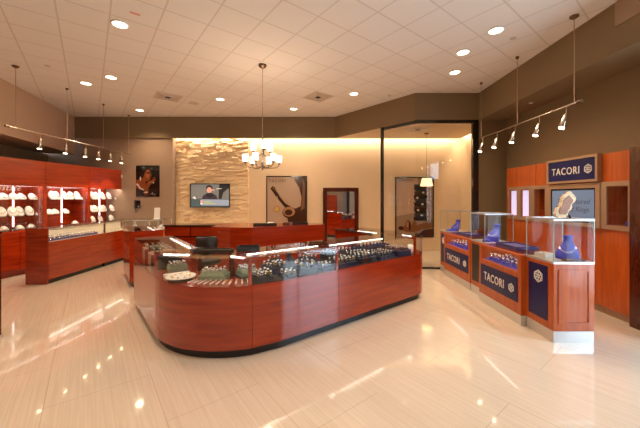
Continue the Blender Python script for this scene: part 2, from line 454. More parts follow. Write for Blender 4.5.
# track lights
def track(name, label, x, y0, y1, z, rods, heads, lean, glabel, target):
    t = thing(name, label, 'track light', (x, y0, z))
    B().tube([(0, 0, 0), (0, y1-y0, 0)], .011, 8).build('rail', 'steel', t)
    B().tube([(0, -.05, 0), (0, .01, 0)], .02, 8).build('end_cap', 'bronze', t)
    for ry in rods:
        r = B().tube([(0, ry-y0, 0), (0, ry-y0, H-z)], .005, 6).build('rod', 'tan', t)
        B().lathe([(.015, H-z-.04), (.05 if ry < y0+.3 else .028, H-z-.015), (.05 if ry < y0+.3 else .028, H-z)], (0, ry-y0, 0), 14).build('canopy', 'bronze', r)
    for i, hy in enumerate(heads):
        h = thing('spotlight_head', glabel[i], 'spotlight', (x, hy, z-.011), 0, 'spotlight heads on the '+name.replace('_', ' '))
        B().tube([(0, 0, .0), (0, 0, -.09)], .005, 6).build('stem', 'steel', h)
        L = Vector((lean, 0, -1)).normalized(); p0 = Vector((0, 0, -.08))
        a = Vector((0, 1, 0)); c = L.cross(a)
        def ring(d, r): return [tuple(p0+L*d+(a*math.cos(k*PI/7)+c*math.sin(k*PI/7))*r) for k in range(14)]
        B().loft([ring(0, .010), ring(.02, .024), ring(.10, .031), ring(.19, .036), ring(.195, .030)]).build('housing', 'steel', h, smooth=True)
        B().loft([ring(.175, .031), ring(.203, .031)]).build('bulb', 'spotglow', h)
        l = lamp('SPOT', 'track_lamp', tuple(Vector((x, hy, z-.011))+p0+L*.23), 42, size=.03, angle=1.0, blend=.6)
        aim(l, (target, hy, .8))
ords = ['nearest', 'second nearest', 'third nearest', 'third farthest', 'second farthest', 'farthest']
track('left_ceiling_track', 'brass-toned suspended track rail over the left cherry cabinets', -5.28, 5.03, 8.30, 2.765,
      (5.15, 6.20, 7.24, 8.20), (5.61, 6.18, 6.70, 7.10, 7.50, 7.92), -.10,
      [o_+' spotlight head on the suspended track at the left' for o_ in ords], -5.9)
track('right_ceiling_track', 'suspended track rail with five spotlights at the right bulkhead', 3.2, 3.68, 5.95, 2.74,
      (3.738, 4.817, 5.896), (3.86, 4.33, 4.87, 5.36, 5.83), -.32,
      [o_+' spotlight head on the suspended track at the right' for o_ in ('nearest', 'second nearest', 'middle', 'second farthest', 'farthest')], 2.6)

# chandelier
ch = thing('chandelier', 'nine-light chandelier with white glass cylinder shades on a long rod', 'chandelier', (-.99, 5.114, 0))
zb = 2.10
b = B(); b.tube([(0, 0, zb-.02), (0, 0, H)], .008, 8); b.build('rod', 'steel', ch)
B().lathe([(.02, H-.06), (.065, H-.03), (.07, H)], n=18).build('canopy', 'bronze', ch)
B().lathe([(.004, zb-.08), (.02, zb-.05), (.014, zb), (.03, zb+.04), (.016, zb+.10), (.014, zb+.3), (.028, zb+.33), (.012, zb+.40), (.012, zb+.55)], n=12).build('column', 'steel', ch, smooth=True)
for R, n, z0, ph in ((.29, 6, zb+.02, .32), (.17, 3, zb+.23, .85)):
    for k in range(n):
        t = ph+2*PI*k/n; c, s_ = math.cos(t), math.sin(t)
        arm = B(); arm.tube([(c*r, s_*r, z0+dz) for r, dz in ((.012, -.02), (R*.4, -.055), (R*.8, -.045), (R, 0), (R, .03))], .008, 6)
        arm = arm.build('arm', 'bronze', ch)
        B().lathe([(.02, .02), (.03, .03), (.03, .04)], (c*R, s_*R, z0), 12).build('cup', 'bronze', arm)
        B().lathe([(.040, .04), (.050, .06), (.050, .17), (.046, .17), (.044, .07)], (c*R, s_*R, z0), 16).build('glass_shade', 'shade', arm, smooth=True)
lamp('POINT', 'chandelier_lamp', (-.99, 5.114, zb+.42), 34, size=.2)

# cove lighting along the back wall
lamp('AREA', 'cove_lamp', (-.15, 8.54, HB+.10), 66, (1, .82, .60), 8.1, (math.radians(10), 0, 0), size_y=.04)
lamp('AREA', 'cove_lamp_alcove', (4.05, 7.6, HB-.0+.12), 20, (1, .82, .60), .05, (0, math.radians(10), 0), size_y=1.9)

# ------------------------------------------------------------------ island showcases
TH = math.atan2(GB[1], GB[0]); CX, CY = -1.183, 2.42
def W(a, b, z=0): return (CX+GB[0]*a+GA[0]*b, CY+GB[1]*a+GA[1]*b, z)
ZT, ZD, ZK = .975, .70, .09
def arc(cx, cy, r, a0, a1, n): return [(cx+r*math.cos(math.radians(a0+(a1-a0)*i/n)), cy+r*math.sin(math.radians(a0+(a1-a0)*i/n))) for i in range(n+1)]
def inset(path, t):
    out = []
    for i in range(len(path)):
        d = (Vector(path[min(i+1, len(path)-1)])-Vector(path[max(i-1, 0)])).normalized()
        out.append((path[i][0]-d.y*t, path[i][1]+d.x*t))
    return out
def island_case(name, label, front, back, glass_paths, posts, strips, wood_paths=(), rails=(), zdeck=ZD, liner=False):
    t = thing(name, label, 'display case', (CX, CY, 0), TH)
    poly = front+back
    B().prism(poly, ZK, zdeck).build('cabinet', 'red', t)
    if liner: B().prism(inset(front, .03)+inset(back, .03), zdeck, zdeck+.004).build('deck_liner', 'charcoal', t)
    B().prism(inset(front, .05)+back, 0, ZK).build('toe_kick', 'black', t)
    for p in glass_paths: B().wall(p, zdeck, ZT-.008, .006).build('glass_front', 'glass', t)
    B().prism(poly, ZT-.008, ZT).build('glass_top', 'glass', t)
    for p in wood_paths: B().wall(p, zdeck, ZT-.009, .02).build('wood_panel', 'red', t)
    for (a, b_, s, m) in posts: B().box(a-s, a+s, b_-s, b_+s, zdeck, ZT-.009).build('post', m, t)
    for r in rails: B().wall(list(r), ZT-.04, ZT-.009, .025).build('top_rail', 'red', t)
    for (p, q) in strips: B().tube([(p[0], p[1], ZT-.022), (q[0], q[1], ZT-.022)], .007, 6).build('light_strip', 'strip', t)
    return t
fa = arc(1, 1, 1.0, 180, 252.5, 20)          # the rounded corner
corner = island_case('corner_showcase', 'round-fronted cherry corner showcase with white plate and fan of watches', fa,
    [(.70, .56), (.45, .96)], [fa], [(.47, .97, .018, 'darkwood'), (.69, .545, .022, 'darkwood'), (.015, 1.0-.012, .012, 'red'), (.69, .075, .014, 'red')],
    [((.07, .86), (.28, .66)), ((.60, .33), (.66, .16))], rails=[((.45, .975), (.02, .975)), ((.695, .07), (.695, .55))])
y1 = fa[-1][1]
islA = island_case('straight_showcase', 'straight cherry showcase right of the rounded corner, middle of the front', [(.703, y1), (1.0, 0), (1.78, 0)],
    [(1.78, .56), (.703, .56)], [[(.703, y1), (1.0, 0), (1.78, 0)], [(1.78, .56), (.703, .56)]],
    [(1.765, .018, .015, 'red'), (1.765, .545, .015, 'red'), (.72, .545, .015, 'red')], [((.76, .30), (1.70, .30))],
    rails=[((1.76, .03), (1.76, .53))], liner=True)
islB = island_case('straight_showcase', 'longer straight cherry showcase at the right of the front', [(1.783, 0), (3.34, 0)],
    [(3.34, .56), (1.783, .56)], [[(1.783, 0), (3.34, 0)], [(3.0, .56), (1.783, .56)]],
    [(3.325, .018, .015, 'red')], [((1.84, .24), (2.85, .24))], rails=[((3.31, .03), (3.31, .53))], liner=True)
fe = [(3.343, 0)] + arc(3.40, .30, .30, 270, 360, 10) + [(3.70, .56)]
islE = island_case('end_showcase', 'narrow rounded end showcase at the right tip of the island', fe,
    [(3.343, .56)], [fe], [], [((3.42, .15), (3.45, .35))])
wingR = island_case('wing_showcase', 'cherry side showcase running back from the right end of the island', [(3.70, .563), (3.70, 1.47)],
    [(3.0, 1.47), (3.0, .563)], [[(3.70, .563), (3.70, 1.47)]], [], [((3.3, .75), (3.3, 1.2))],
    wood_paths=[[(3.0, 1.47), (3.0, .563)], [(3.70, 1.47), (3.0, 1.47)]])
B().wall([(2.995, .57), (2.995, 1.475)][::-1], ZT, ZT+.018, -.03).build('edge_trim', 'black', wingR)
wingL = island_case('wing_showcase', 'cherry side showcase with glass top running back from the rounded corner', [(-.045, 2.36), (0, 1.003)],
    [(.45, 1.003), (.45, 2.35)], [[(-.045, 2.36), (0, 1.003)]], [(.43, 2.33, .015, 'red'), (-.03, 2.33, .012, 'red')],
    [((.40, 1.1), (.40, 2.2))], wood_paths=[[(.45, 1.003), (.45, 2.35)], [(.45, 2.35), (0, 2.35)]])
wing2 = island_case('wing_showcase', 'cherry showcase with solid end panel standing across the gap from the glass-topped wing', [(0, 4.55), (0, 3.43)],
    [(.45, 3.43), (.45, 4.55)], [[(0, 4.55), (0, 3.46)]], [], [((.40, 3.5), (.40, 4.4))],
    wood_paths=[[(0, 3.43), (.45, 3.43)], [(.45, 3.45), (.45, 4.55)], [(.45, 4.55), (0, 4.55)]])

# --- jewellery prototypes
def ring_proto(stand_mat, metal):
    t = thing('ring_stand', 'x', 'ring stand')
    B().loft([[(-.022, -.016, 0), (.022, -.016, 0), (.022, .016, 0), (-.022, .016, 0)],
              [(-.017, -.004, .020), (.017, -.004, .020), (.017, .012, .020), (-.017, .012, .020)]]).build('stand', stand_mat, t)
    r = B(); r.torus((0, .0, .030), .0125, .0038, 'y', 12, 5); r = r.build('ring', metal, t, smooth=True)
    B().lathe([(.002, .038), (.0105, .046), (.008, .051), (.001, .051)], n=8).build('gem', 'pearl', r)
    return t
R_NAVY = Proto(ring_proto('navy', 'silver')); R_CHAR = Proto(ring_proto('charcoal', 'gold'))
R_BLUE = Proto(ring_proto('blue', 'silver')); R_PURP = Proto(ring_proto('purple', 'silver')); R_SAGE = Proto(ring_proto('sage', 'silver'))
R_CREAM = Proto(ring_proto('cream', 'gold'))
def riser(name, a, b_, w, d, h, mat, label, cat='riser', z=ZD, rz=0):
    o = B().box(-w/2, w/2, -d/2, d/2, 0, h).build(name, mat, bevel=.004)
    o.location = W(a, b_, z); o.rotation_euler = (0, 0, TH+rz); tag(o, label, cat); return o
def rings_on(P_, a, b_, w, d, z, nx, ny, label, group, rz=0, P2=None, jitter=.006, skip=0):
    c, s_ = math.cos(rz), math.sin(rz)
    for i in range(nx):
        for j in range(ny):
            if random.random() < skip: continue
            u = (-.5+(i+.5)/nx)*w+random.uniform(-jitter, jitter); v = (-.5+(j+.5)/ny)*d+random.uniform(-jitter, jitter)
            p = P2 if (P2 and random.random() < .35) else P_
            sc = random.uniform(.95, 1.35)
            p.put(W(a+u*c-v*s_, b_+u*s_+v*c, z), TH+rz+random.uniform(-.5, .5), label, group, (sc, sc, sc))
# middle front showcase
gA = 'rings in the middle front showcase'; lA = 'small dark ring stand with sparkling ring in the middle front showcase'
for a, b_, w, d, h, m, nx, ny, lab in (
        (.86, .17, .20, .20, .045, 'charcoal', 4, 3, 'dark square riser of rings at the left of the middle front showcase'),
        (1.12, .36, .24, .22, .075, 'navy', 4, 3, 'navy riser of rings at the back of the middle front showcase'),
        (1.62, .40, .20, .20, .09, 'navy', 3, 3, 'tall navy riser at the back right of the middle front showcase'),
        (1.15, .11, .18, .13, .02, 'charcoal', 3, 2, 'low dark pad at the front of the middle front showcase'),
        (1.66, .12, .16, .16, .03, 'charcoal', 3, 2, 'low dark pad at the right front of the middle front showcase'),
        (1.20, .51, .16, .07, .11, 'charcoal', 3, 1, 'tall narrow dark riser at the very back of the middle front showcase')):
    riser('display_riser', a, b_, w, d, h, m, lab)
    rings_on(R_NAVY, a, b_, w, d, ZD+h, nx, ny, lA, gA, P2=R_CHAR)
o = B().lathe([(.15, 0), (.155, .01), (.15, .06), (.145, .065)], n=28).build('round_riser', 'charcoal'); o.location = W(1.42, .19, ZD)
tag(o, 'round dark riser in the middle front showcase', 'riser')
for k in range(10):
    t = 2*PI*k/10; p = R_CHAR if k % 3 == 0 else R_NAVY
    p.put(W(1.42+.105*math.cos(t), .19+.105*math.sin(t), ZD+.065), t, lA, gA, (1.2, 1.2, 1.2))
# longer front showcase
gB_ = 'rings in the longer right front showcase'; lB = 'small dark ring stand with sparkling ring in the longer right front showcase'
for a, b_, w, d, h, m, nx, ny, lab in (
        (1.98, .17, .30, .26, .05, 'navy', 5, 3, 'first navy riser from the left in the longer front showcase'),
        (2.34, .20, .32, .30, .07, 'charcoal', 5, 4, 'second dark riser from the left in the longer front showcase'),
        (2.72, .18, .32, .28, .05, 'navy', 5, 3, 'third navy riser from the left in the longer front showcase'),
        (3.10, .18, .32, .28, .08, 'navy', 5, 3, 'fourth navy riser nearest the right end of the longer front showcase'),
        (2.15, .45, .5, .14, .10, 'charcoal', 7, 2, 'long dark back riser at the left of the longer front showcase'),
        (2.85, .45, .6, .14, .12, 'navy', 8, 2, 'long navy back riser at the right of the longer front showcase')):
    riser('display_riser', a, b_, w, d, h, m, lab)
    rings_on(R_NAVY, a, b_, w, d, ZD+h, nx, ny, lB, gB_, P2=R_CHAR)
# a draped bust
def bust_proto(mat, secs, chain=None, n=14, chain_mat='silver'):
    t = thing('necklace_bust', 'x', 'necklace bust')
    B().ell(secs, n).build('form', mat, t, smooth=True)
    if chain:
        pts = [(chain[0]*math.sin(u), -chain[1]*math.cos(u)*1.0+chain[3], chain[2]+chain[4]*(1-math.cos(u))) for u in [i*PI/10-PI/2 for i in range(11)]]
        B().tube(pts, .0045, 5).build('necklace', chain_mat, t)
    return t
BLUE_SECS = [(0, -.02, 0, .10, .055), (0, -.018, .02, .105, .055), (0, .0, .06, .10, .05), (0, .03, .11, .08, .045), (0, .058, .15, .055, .04), (0, .078, .18, .040, .036), (0, .088, .21, .038, .038), (0, .088, .235, .046, .046), (0, .086, .245, .040, .040)]
BB = Proto(bust_proto('blue', BLUE_SECS, (.07, .05, .075, -.005, .06)))
NB = Proto(bust_proto('navy', [(x*.8, y*.8, z*.72, rx*.8, ry*.8) for x, y, z, rx, ry in BLUE_SECS]))
NB.put(W(1.42, .47, ZD), TH, 'dark navy necklace bust at the back of the middle front showcase')
NB.put(W(2.52, .46, ZD), TH, 'dark navy necklace bust at the back of the longer front showcase')
o = B().ell([(0, 0, 0, .10, .06), (0, 0, .05, .085, .05), (0, .02, .10, .04, .035)], 14).build('necklace_bust', 'white', smooth=True)
o.location = W(3.52, .22, ZD); o.rotation_euler = (0, 0, TH); tag(o, 'low white jewellery form in the rounded right end showcase', 'necklace bust')

# rounded corner showcase contents
pt = thing('round_plate', 'round white jewellery plate with dark base in the rounded corner showcase', 'plate', W(.205, .70, ZD), TH)
B().lathe([(.10, 0), (.125, .012), (.125, .025)], n=32).build('base', 'black', pt)
B().lathe([(.125, .025), (.145, .030), (.148, .040), (.140, .038), (.001, .034)], n=36).build('dish', 'white', pt, smooth=True)
b = B()
for k in range(9):
    t = 2*PI*k/9; b.torus((.09*math.cos(t), .09*math.sin(t), .040), .011, .003, 'z', 10, 4)
b.build('rings', 'gold', pt)
def sage_box(a, b_, rz, label, g, w=.28, d=.2):
    t = thing('sage_tray', label, 'tray', W(a, b_, ZD), TH+rz)
    B().box(-w/2, w/2, -d/2, d/2, 0, .045).build('base', 'sage', t, bevel=.004)
    B().box(-w/2+.012, w/2-.012, -d/2+.012, d/2-.012, .045, .052).build('pad', 'sage', t)
    rings_on(R_SAGE, a, b_, w*.85, d*.85, ZD+.052, 5, 3, 'green ring stand with silver ring on the '+g, 'rings on the '+g, rz)
sage_box(.50, .545, -TH, 'sage green ring tray in the middle of the rounded corner showcase', 'middle sage tray')
sage_box(.27, 1.16, 0, 'sage green ring tray at the near end of the left wing showcase', 'left sage tray', .2, .16)
sage_box(.82, .45, 0, 'sage green ring tray at the back left of the middle front showcase', 'right sage tray', .18, .16)
wt = thing('watch', 'x', 'watch')
B().box(-.075, .075, -.008, .008, 0, .010).build('strap', 'white', wt, bevel=.003)
B().lathe([(.012, .010), (.014, .016), (.001, .017)], (-.02, 0, 0), 12).build('case', 'gold', wt)
WP = Proto(wt)
for k in range(11):
    t = math.radians(212+3.9*k)
    WP.put(W(1+.84*math.cos(t), 1+.84*math.sin(t), ZD), TH+t, 'slim white watch in the fan along the curved corner glass', 'watches fanned in the corner showcase')
o = B().box(-.13, .13, -.03, .03, 0, .03).build('slim_tray', 'white', bevel=.004); o.location = W(.21, .90, ZD); o.rotation_euler = (0, 0, TH)
tag(o, 'slim white tray behind the round plate in the corner showcase', 'tray')
# trays on top of the glass
def flat_tray(loc, rz, w, d, h, mat, label):
    t = thing('tray', label, 'tray', loc, rz)
    B().box(-w/2, w/2, -d/2, d/2, 0, h*.6).build('base', mat, t, bevel=.003)
    b = B()
    for x0, x1, y0, y1_ in ((-w/2, w/2, -d/2, -d/2+.012), (-w/2, w/2, d/2-.012, d/2), (-w/2, -w/2+.012, -d/2+.012, d/2-.012), (w/2-.012, w/2, -d/2+.012, d/2-.012)):
        b.box(x0, x1, y0, y1_, h*.6, h)
    b.build('rim', mat, t)
    return t
flat_tray((-1.15, 3.21, ZT), 0, .41, .12, .024, 'leather', 'long flat black tray on the glass of the rounded corner showcase')
flat_tray((-.785, 3.26, ZT), .1, .235, .15, .05, 'charcoal', 'dark square tray on the glass left of the middle front showcase')
flat_tray((-.03, 3.66, ZT), .15, .235, .16, .03, 'darkwood', 'flat brown wooden tray on the glass between the two straight showcases')
# left wing trays
for k, (b_, m, lab) in enumerate(((1.40, 'charcoal', 'nearest dark tray'), (1.66, 'cream', 'middle cream tray'), (1.92, 'charcoal', 'farther dark tray'), (2.16, 'cream', 'farthest cream tray'))):
    riser('display_tray', .20, b_, .30, .22, .15, m, lab+' under the glass of the left wing showcase', 'tray')
    rings_on(R_CREAM if m == 'cream' else R_NAVY, .20, b_, .26, .18, ZD+.15, 4, 3, 'small ring stand on the '+lab+' in the left wing showcase', 'rings on the '+lab)
for k, b_ in enumerate((3.7, 4.0, 4.3)):
    riser('display_tray', .22, b_, .28, .2, .15, 'charcoal', ['nearest', 'middle', 'farthest'][k]+' dark tray in the showcase with the solid end panel', 'tray')
rings_on(R_NAVY, .22, 4.0, .26, .8, ZD+.15, 3, 6, 'small ring stand in the showcase with the solid end panel', 'rings in the showcase with the solid end panel')
for k in range(2):
    riser('display_riser', 3.35, .8+.4*k, .4, .25, .06, 'navy', ['near', 'far'][k]+' navy riser in the right wing showcase', 'riser')

# ------------------------------------------------------------------ back counters and the staff area
cr = thing('credenza', 'low cherry credenza with black top against the stone wall side', 'cabinet', (0, 0, 0))
B().box(-3.30, -2.20, 6.32, 6.74, .1, .71).build('body', 'red', cr)
B().box(-3.28, -2.20, 6.38, 6.74, 0, .1).build('toe_kick', 'black', cr)
for x0, x1 in ((-3.295, -2.76), (-2.74, -2.205)):
    d = B().box(x0, x1, 6.30, 6.32, .745, .945).build('drawer', 'red', cr, bevel=.003)
    B().lathe([(.012, 0), (.012, .02)], ((x0+x1)/2-.22, 6.28, .86), 10).build('knob', 'steel', d)
B().box(-3.30, -2.20, 6.34, 6.74, .71, .95).build('drawer_case', 'darkwood', cr)
B().box(-3.32, -2.19, 6.28, 6.76, .95, .975).build('worktop', 'blackgloss', cr)
pp = [(-2.17, 5.92), (-1.75, 5.77), (-1.32, 5.74), (.10, 6.46), (.02, 6.80), (-2.17, 6.80)]
bc = thing('service_counter', 'bow-fronted cherry service counter behind the island with black trays on it', 'counter', (0, 0, 0))
B().prism(pp, .09, .965).build('body', 'red', bc)
B().prism([(-2.15, 5.98), (-1.34, 5.80), (.04, 6.49), (.0, 6.78), (-2.15, 6.78)], 0, .09).build('toe_kick', 'black', bc)
B().prism(pp, .965, .978).build('worktop', 'red', bc)
B().lathe([(.012, 0), (.012, .02)], (-1.98, 5.84, .87), 10).build('knob', 'steel', bc)
flat_tray((-1.15, 6.2, .978), .2, .48, .22, .04, 'leather', 'black tray at the left on the bow-fronted service counter')
flat_tray((-.44, 6.45, .978), .2, .34, .2, .045, 'leather', 'black tray at the right on the bow-fronted service counter')
fl = thing('ring_dish', 'small white dish with pale trinkets behind the left black tray', 'dish', (-1.08, 6.48, .978))
B().lathe([(.05, 0), (.09, .03), (.085, .032), (.001, .02)], n=18).build('dish', 'white', fl, smooth=True)
b = B()
for k in range(6): b.lathe([(.001, .02), (.016, .035), (.001, .05)], (.045*math.cos(k), .045*math.sin(k), 0), 8)
b.build('trinkets', 'pearl', fl)
bk = thing('brown_box', 'small brown box between the two black trays on the service counter', 'box', (-.72, 6.38, .978))
B().box(-.07, .07, -.05, .05, 0, .035).build('body', 'brownleather', bk, bevel=.004)
B().box(-.072, .072, -.052, .052, .035, .05).build('lid', 'brownleather', bk, bevel=.004)
# office chair
oc = thing('office_chair', 'black office chair standing behind the rounded corner showcase', 'chair', (-1.93, 5.05, -.0), .35)
b = B(); b.ell([(0, .0, .44, .22, .22), (0, 0, .47, .245, .24), (0, 0, .52, .24, .235), (0, 0, .535, .2, .2)], 20); b.build('seat', 'leather', oc, smooth=True)
b = B()
b.loft([[(x*wd, .21+.05*x*x*4+dy+o_, z) for x, o_ in ((-.5, 0), (-.25, -.015), (0, -.02), (.25, -.015), (.5, 0), (.5, .045), (0, .03), (-.5, .045))] for wd, z, dy in ((.30, .54, 0), (.36, .60, .01), (.38, .78, .03), (.36, .84, .04), (.30, .855, .045))])
b.build('backrest', 'leather', oc, smooth=True)
for s_ in (-1, 1):
    B().tube([(s_*.22, .12, .47), (s_*.27, .12, .5), (s_*.27, .1, .68), (s_*.27, -.12, .69), (s_*.26, -.14, .66)], .018, 8).build('armrest', 'blackgloss', oc)
B().tube([(0, 0, .12), (0, 0, .45)], .03, 10).build('gas_post', 'steel', oc)
for k in range(5):
    t = 2*PI*k/5
    lg = B().tube([(0, 0, .12), (.27*math.cos(t), .27*math.sin(t), .07)], .018, 6).build('leg', 'blackgloss', oc)
    B().torus((.27*math.cos(t), .27*math.sin(t), .03), .018, .012, 'x', 12, 6).build('castor', 'black', lg)

# ------------------------------------------------------------------ pictures, television, mirror on the back wall
def disc(cx, cz, rx, rz, n=20, a=0):
    c, s_ = math.cos(a), math.sin(a); out = []
    for k in range(n):
        t = 2*PI*k/n; x, z = rx*math.cos(t), rz*math.sin(t); out.append((cx+x*c-z*s_, cz+x*s_+z*c))
    return out
def picture(name, label, cat, x0, x1, z0, z1, y, fw, frame_mat, layers, text=None, fd=.03, w_h=None):
    t = thing(name, label, cat, (x0, y, z0))
    w_, h_ = x1-x0, z1-z0
    b = B()
    if fw:
        b.box(0, w_, -fd, 0, 0, fw); b.box(0, w_, -fd, 0, h_-fw, h_); b.box(0, fw, -fd, 0, fw, h_-fw); b.box(w_-fw, w_, -fd, 0, fw, h_-fw)
        b.build('frame', frame_mat, t)
    b = B(); mats = []; yy = -fd*.45
    for i, (mat, poly) in enumerate(layers):
        if mat not in mats: mats.append(mat)
        b.mi = mats.index(mat)
        pts = [(fw+p[0]*(w_-2*fw), fw+p[1]*(h_-2*fw)) for p in poly]
        b.slab(pts, yy-.0006*i, yy-.0006*i+(.0006 if i else -yy))
    b.build('print', mats, t)
    if text:
        body, size, u, v, mat, spc = text
        text_obj('lettering', body, size, mat, t, Matrix.Translation((u*w_, yy-.0006*len(layers)-.001, v*h_)) @ FACE_Y, extrude=.0006, spacing=spc)
    return t
FULL = [(0, 0), (1, 0), (1, 1), (0, 1)]
picture('portrait_photo', 'dark portrait poster of a woman with hand at chin on the taupe wall', 'picture', -5.215, -4.55, 1.587, 2.472, 8.428, 0.0, 'black', [
    ('ink_black', FULL),
    ('ink_skin', [(0, .30), (0, .52), (.15, .56), (.30, .50), (.42, .38), (.36, .22), (.15, .22)]),
    ('ink_skin', [(.18, .60), (.36, .62), (.44, .42), (.22, .40)]),
    ('ink_hair', disc(.38, .78, .25, .19)),
    ('ink_skin', [(.30, .62), (.29, .74), (.36, .86), (.50, .89), (.60, .84), (.62, .76), (.67, .68), (.63, .655), (.645, .615), (.62, .60), (.625, .565), (.58, .52), (.48, .49), (.36, .53)]),
    ('ink_skin_light', disc(.50, .67, .07, .075)), ('ink_skin_light', disc(.52, .83, .07, .035)),
    ('ink_hair', [(.26, .60), (.24, .80), (.34, .93), (.52, .95), (.60, .88), (.50, .87), (.40, .81), (.35, .70), (.31, .60)]),
    ('ink_eye', disc(.535, .745, .05, .012)), ('ink_eye', disc(.545, .785, .06, .009)), ('ink_lip', disc(.60, .595, .04, .018)), ('ink_eye', disc(.61, .65, .02, .008)),
    ('ink_skin', [(.36, .06), (.50, .06), (.54, .28), (.64, .40), (.78, .46), (.84, .54), (.82, .62), (.76, .64), (.73, .56), (.62, .50), (.52, .48), (.44, .40), (.38, .25)]),
    ('ink_skin_light', [(.54, .42), (.66, .47), (.76, .52), (.74, .545), (.62, .50), (.53, .46)]),
    ('ink_silver', disc(.20, .575, .024, .06)), ('ink_silver', disc(.75, .45, .03, .028)),
    ('ink_silver', [(.02, .36), (.06, .38), (.16, .26), (.34, .20), (.35, .235), (.20, .29), (.09, .42), (.02, .41)]),
    ('ink_silver', [(.34, .115), (.52, .125), (.52, .16), (.34, .15)]), ('ink_silver', disc(.71, .11, .025, .012)), ('ink_grey', [(.58, .072), (.88, .072), (.88, .082), (.58, .082)])])
tv = picture('television', 'flat wall television showing a man at a desk on the stone wall', 'television', -3.735, -2.595, 1.28, 1.965, 8.575, .018, 'blackgloss', [
    ('tv_grey', FULL), ('tv_dark', [(.72, .35), (.80, .35), (.84, .62), (.96, .80), (1, .8), (1, 1), (.74, 1)]),
    ('tv_green', [(0, 0), (1, 0), (1, .33), (0, .36)]), ('tv_bar', [(.28, .06), (1, .05), (1, .31), (.28, .33)]),
    ('tv_jacket', [(.28, .33), (.32, .50), (.42, .60), (.56, .60), (.66, .50), (.70, .34)]),
    ('tv_dark', disc(.48, .84, .085, .12)), ('tv_skin', disc(.48, .74, .065, .13)), ('tv_skin', disc(.585, .74, .04, .03)),
    ('tv_dark', disc(.49, .52, .09, .10)), ('tv_white', [(.66, .78), (.80, .80), (.80, .82), (.66, .80)]),
    ('tv_white', [(.04, .40), (.10, .46), (.14, .34), (.11, .34)]), ('tv_skin', [(.25, .1), (.30, .1), (.30, .3), (.25, .3)]),
    ('tv_white', [(.25, .1), (.30, .1), (.30, .17), (.25, .17)]), ('tv_yellow', [(.34, .2), (.52, .2), (.52, .24), (.34, .24)]), ('tv_yellow', [(.34, .12), (.66, .12), (.66, .155), (.34, .155)])], fd=.05)
struct_y = 8.697
def bracelet_row(u0, v0, u1, v1, n, r):
    return [disc(u0+(u1-u0)*k/(n-1), v0+(v1-v0)*k/(n-1), r*1.3, r) for k in range(n)]
picture('framed_poster', 'framed jewellery poster of a diagonal bracelet on the wall behind the service counter', 'picture', -1.567, -.38, .72, 2.195, struct_y, .025, 'blackgloss', [
    ('ink_mauve', FULL),
    ('ink_brown', [(.66, 1), (1, 1), (1, 0), (.55, 0), (.50, .22), (.70, .34), (.86, .40), (.88, .58), (.82, .78), (.72, .90)]),
    ('ink_mauve', [(.55, .36), (.72, .38), (.84, .44), (.86, .58), (.80, .76), (.70, .88), (.62, .90), (.5, .7)]),
    ('ink_horn', [(.86, .3), (.96, .36), (.97, .86), (.92, .95), (.90, .6)]),
    ('ink_brown', [(.08, .76), (.14, .81), (.19, .79), (.32, .60), (.46, .46), (.66, .36), (.86, .33), (.78, .2), (.62, .22), (.40, .42), (.22, .60)]),
    ] + [('ink_tan', d) for d in bracelet_row(.16, .77, .60, .40, 12, .012)] + [
    ('ink_gold', [(.235, .36), (.25, .60), (.265, .60), (.262, .36)]),
    ('ink_tan', disc(.245, .34, .085, .065)), ('ink_gold', disc(.245, .34, .062, .048)),
    ('ink_brown', disc(.56, .27, .17, .12)), ('ink_tan', disc(.56, .285, .155, .10)), ('ink_brown', disc(.55, .27, .10, .06)),
    ('ink_silver', [(.36, .0), (.7, .0), (.7, .06), (.36, .06)])], ('TACORI', .115, .06, .875, 'ink_letter', 1.25))
picture('framed_poster', 'framed poster of stacked dark bracelets seen through the alcove glass', 'picture', 2.195, 3.325, .40, 2.165, struct_y, .03, 'blackgloss', [
    ('ink_grey', FULL), ('ink_mauve', [(0, .35), (.55, .4), (.6, 1), (0, 1)]),
    ] + [(('ink_black', 'ink_navy', 'ink_black', 'ink_brown')[k % 4], [(.49+.02*(k % 3), .27+.062*k), (.84-.015*(k % 2), .265+.062*k), (.85-.02*(k % 3), .33+.062*k), (.48+.015*(k % 2), .333+.062*k)]) for k in range(10)] + [
    ('ink_silver', disc(.60+.0, .45, .03, .02)), ('ink_silver', disc(.72, .55, .035, .018)), ('ink_silver', disc(.58, .66, .03, .02)), ('ink_silver', disc(.7, .36, .04, .015)), ('ink_silver', disc(.74, .75, .03, .016)),
    ('ink_horn', [(.10, .12), (.20, .17), (.30, .20), (.50, .18), (.70, .22), (1, .30), (1, .14), (.7, .12), (.5, .07), (.3, .07), (.18, .10)]),
    ('ink_horn', disc(.33, .175, .085, .105)), ('ink_brown', disc(.37, .17, .03, .075)), ('ink_horn', disc(.50, .18, .07, .085)), ('ink_tan', disc(.31, .20, .03, .05)),
    ('ink_brown', disc(.13, .14, .07, .035)), ('ink_brown', [(.55, 0), (1, 0), (1, .13), (.75, .11)])], ('TACORI', .10, .08, .925, 'ink_letter', 1.25))
# mirror standing on the floor
mr = thing('standing_mirror', 'tall mirror in a wide dark walnut frame leaning space beside the posters', 'mirror', (.09, 8.695, 0))
w_ = 1.03; h_ = 1.85; f_ = .115
b = B(); b.box(0, w_, -.06, 0, 0, f_); b.box(0, w_, -.06, 0, h_-f_, h_); b.box(0, f_, -.06, 0, f_, h_-f_); b.box(w_-f_, w_, -.06, 0, f_, h_-f_)
b.build('frame', 'darkwood', mr, bevel=.006)
B().box(f_, w_-f_, -.03, -.015, f_, h_-f_).build('mirror_glass', 'mirror', mr)
mr['label'] = 'tall mirror in a wide dark walnut frame right of the bracelet poster'
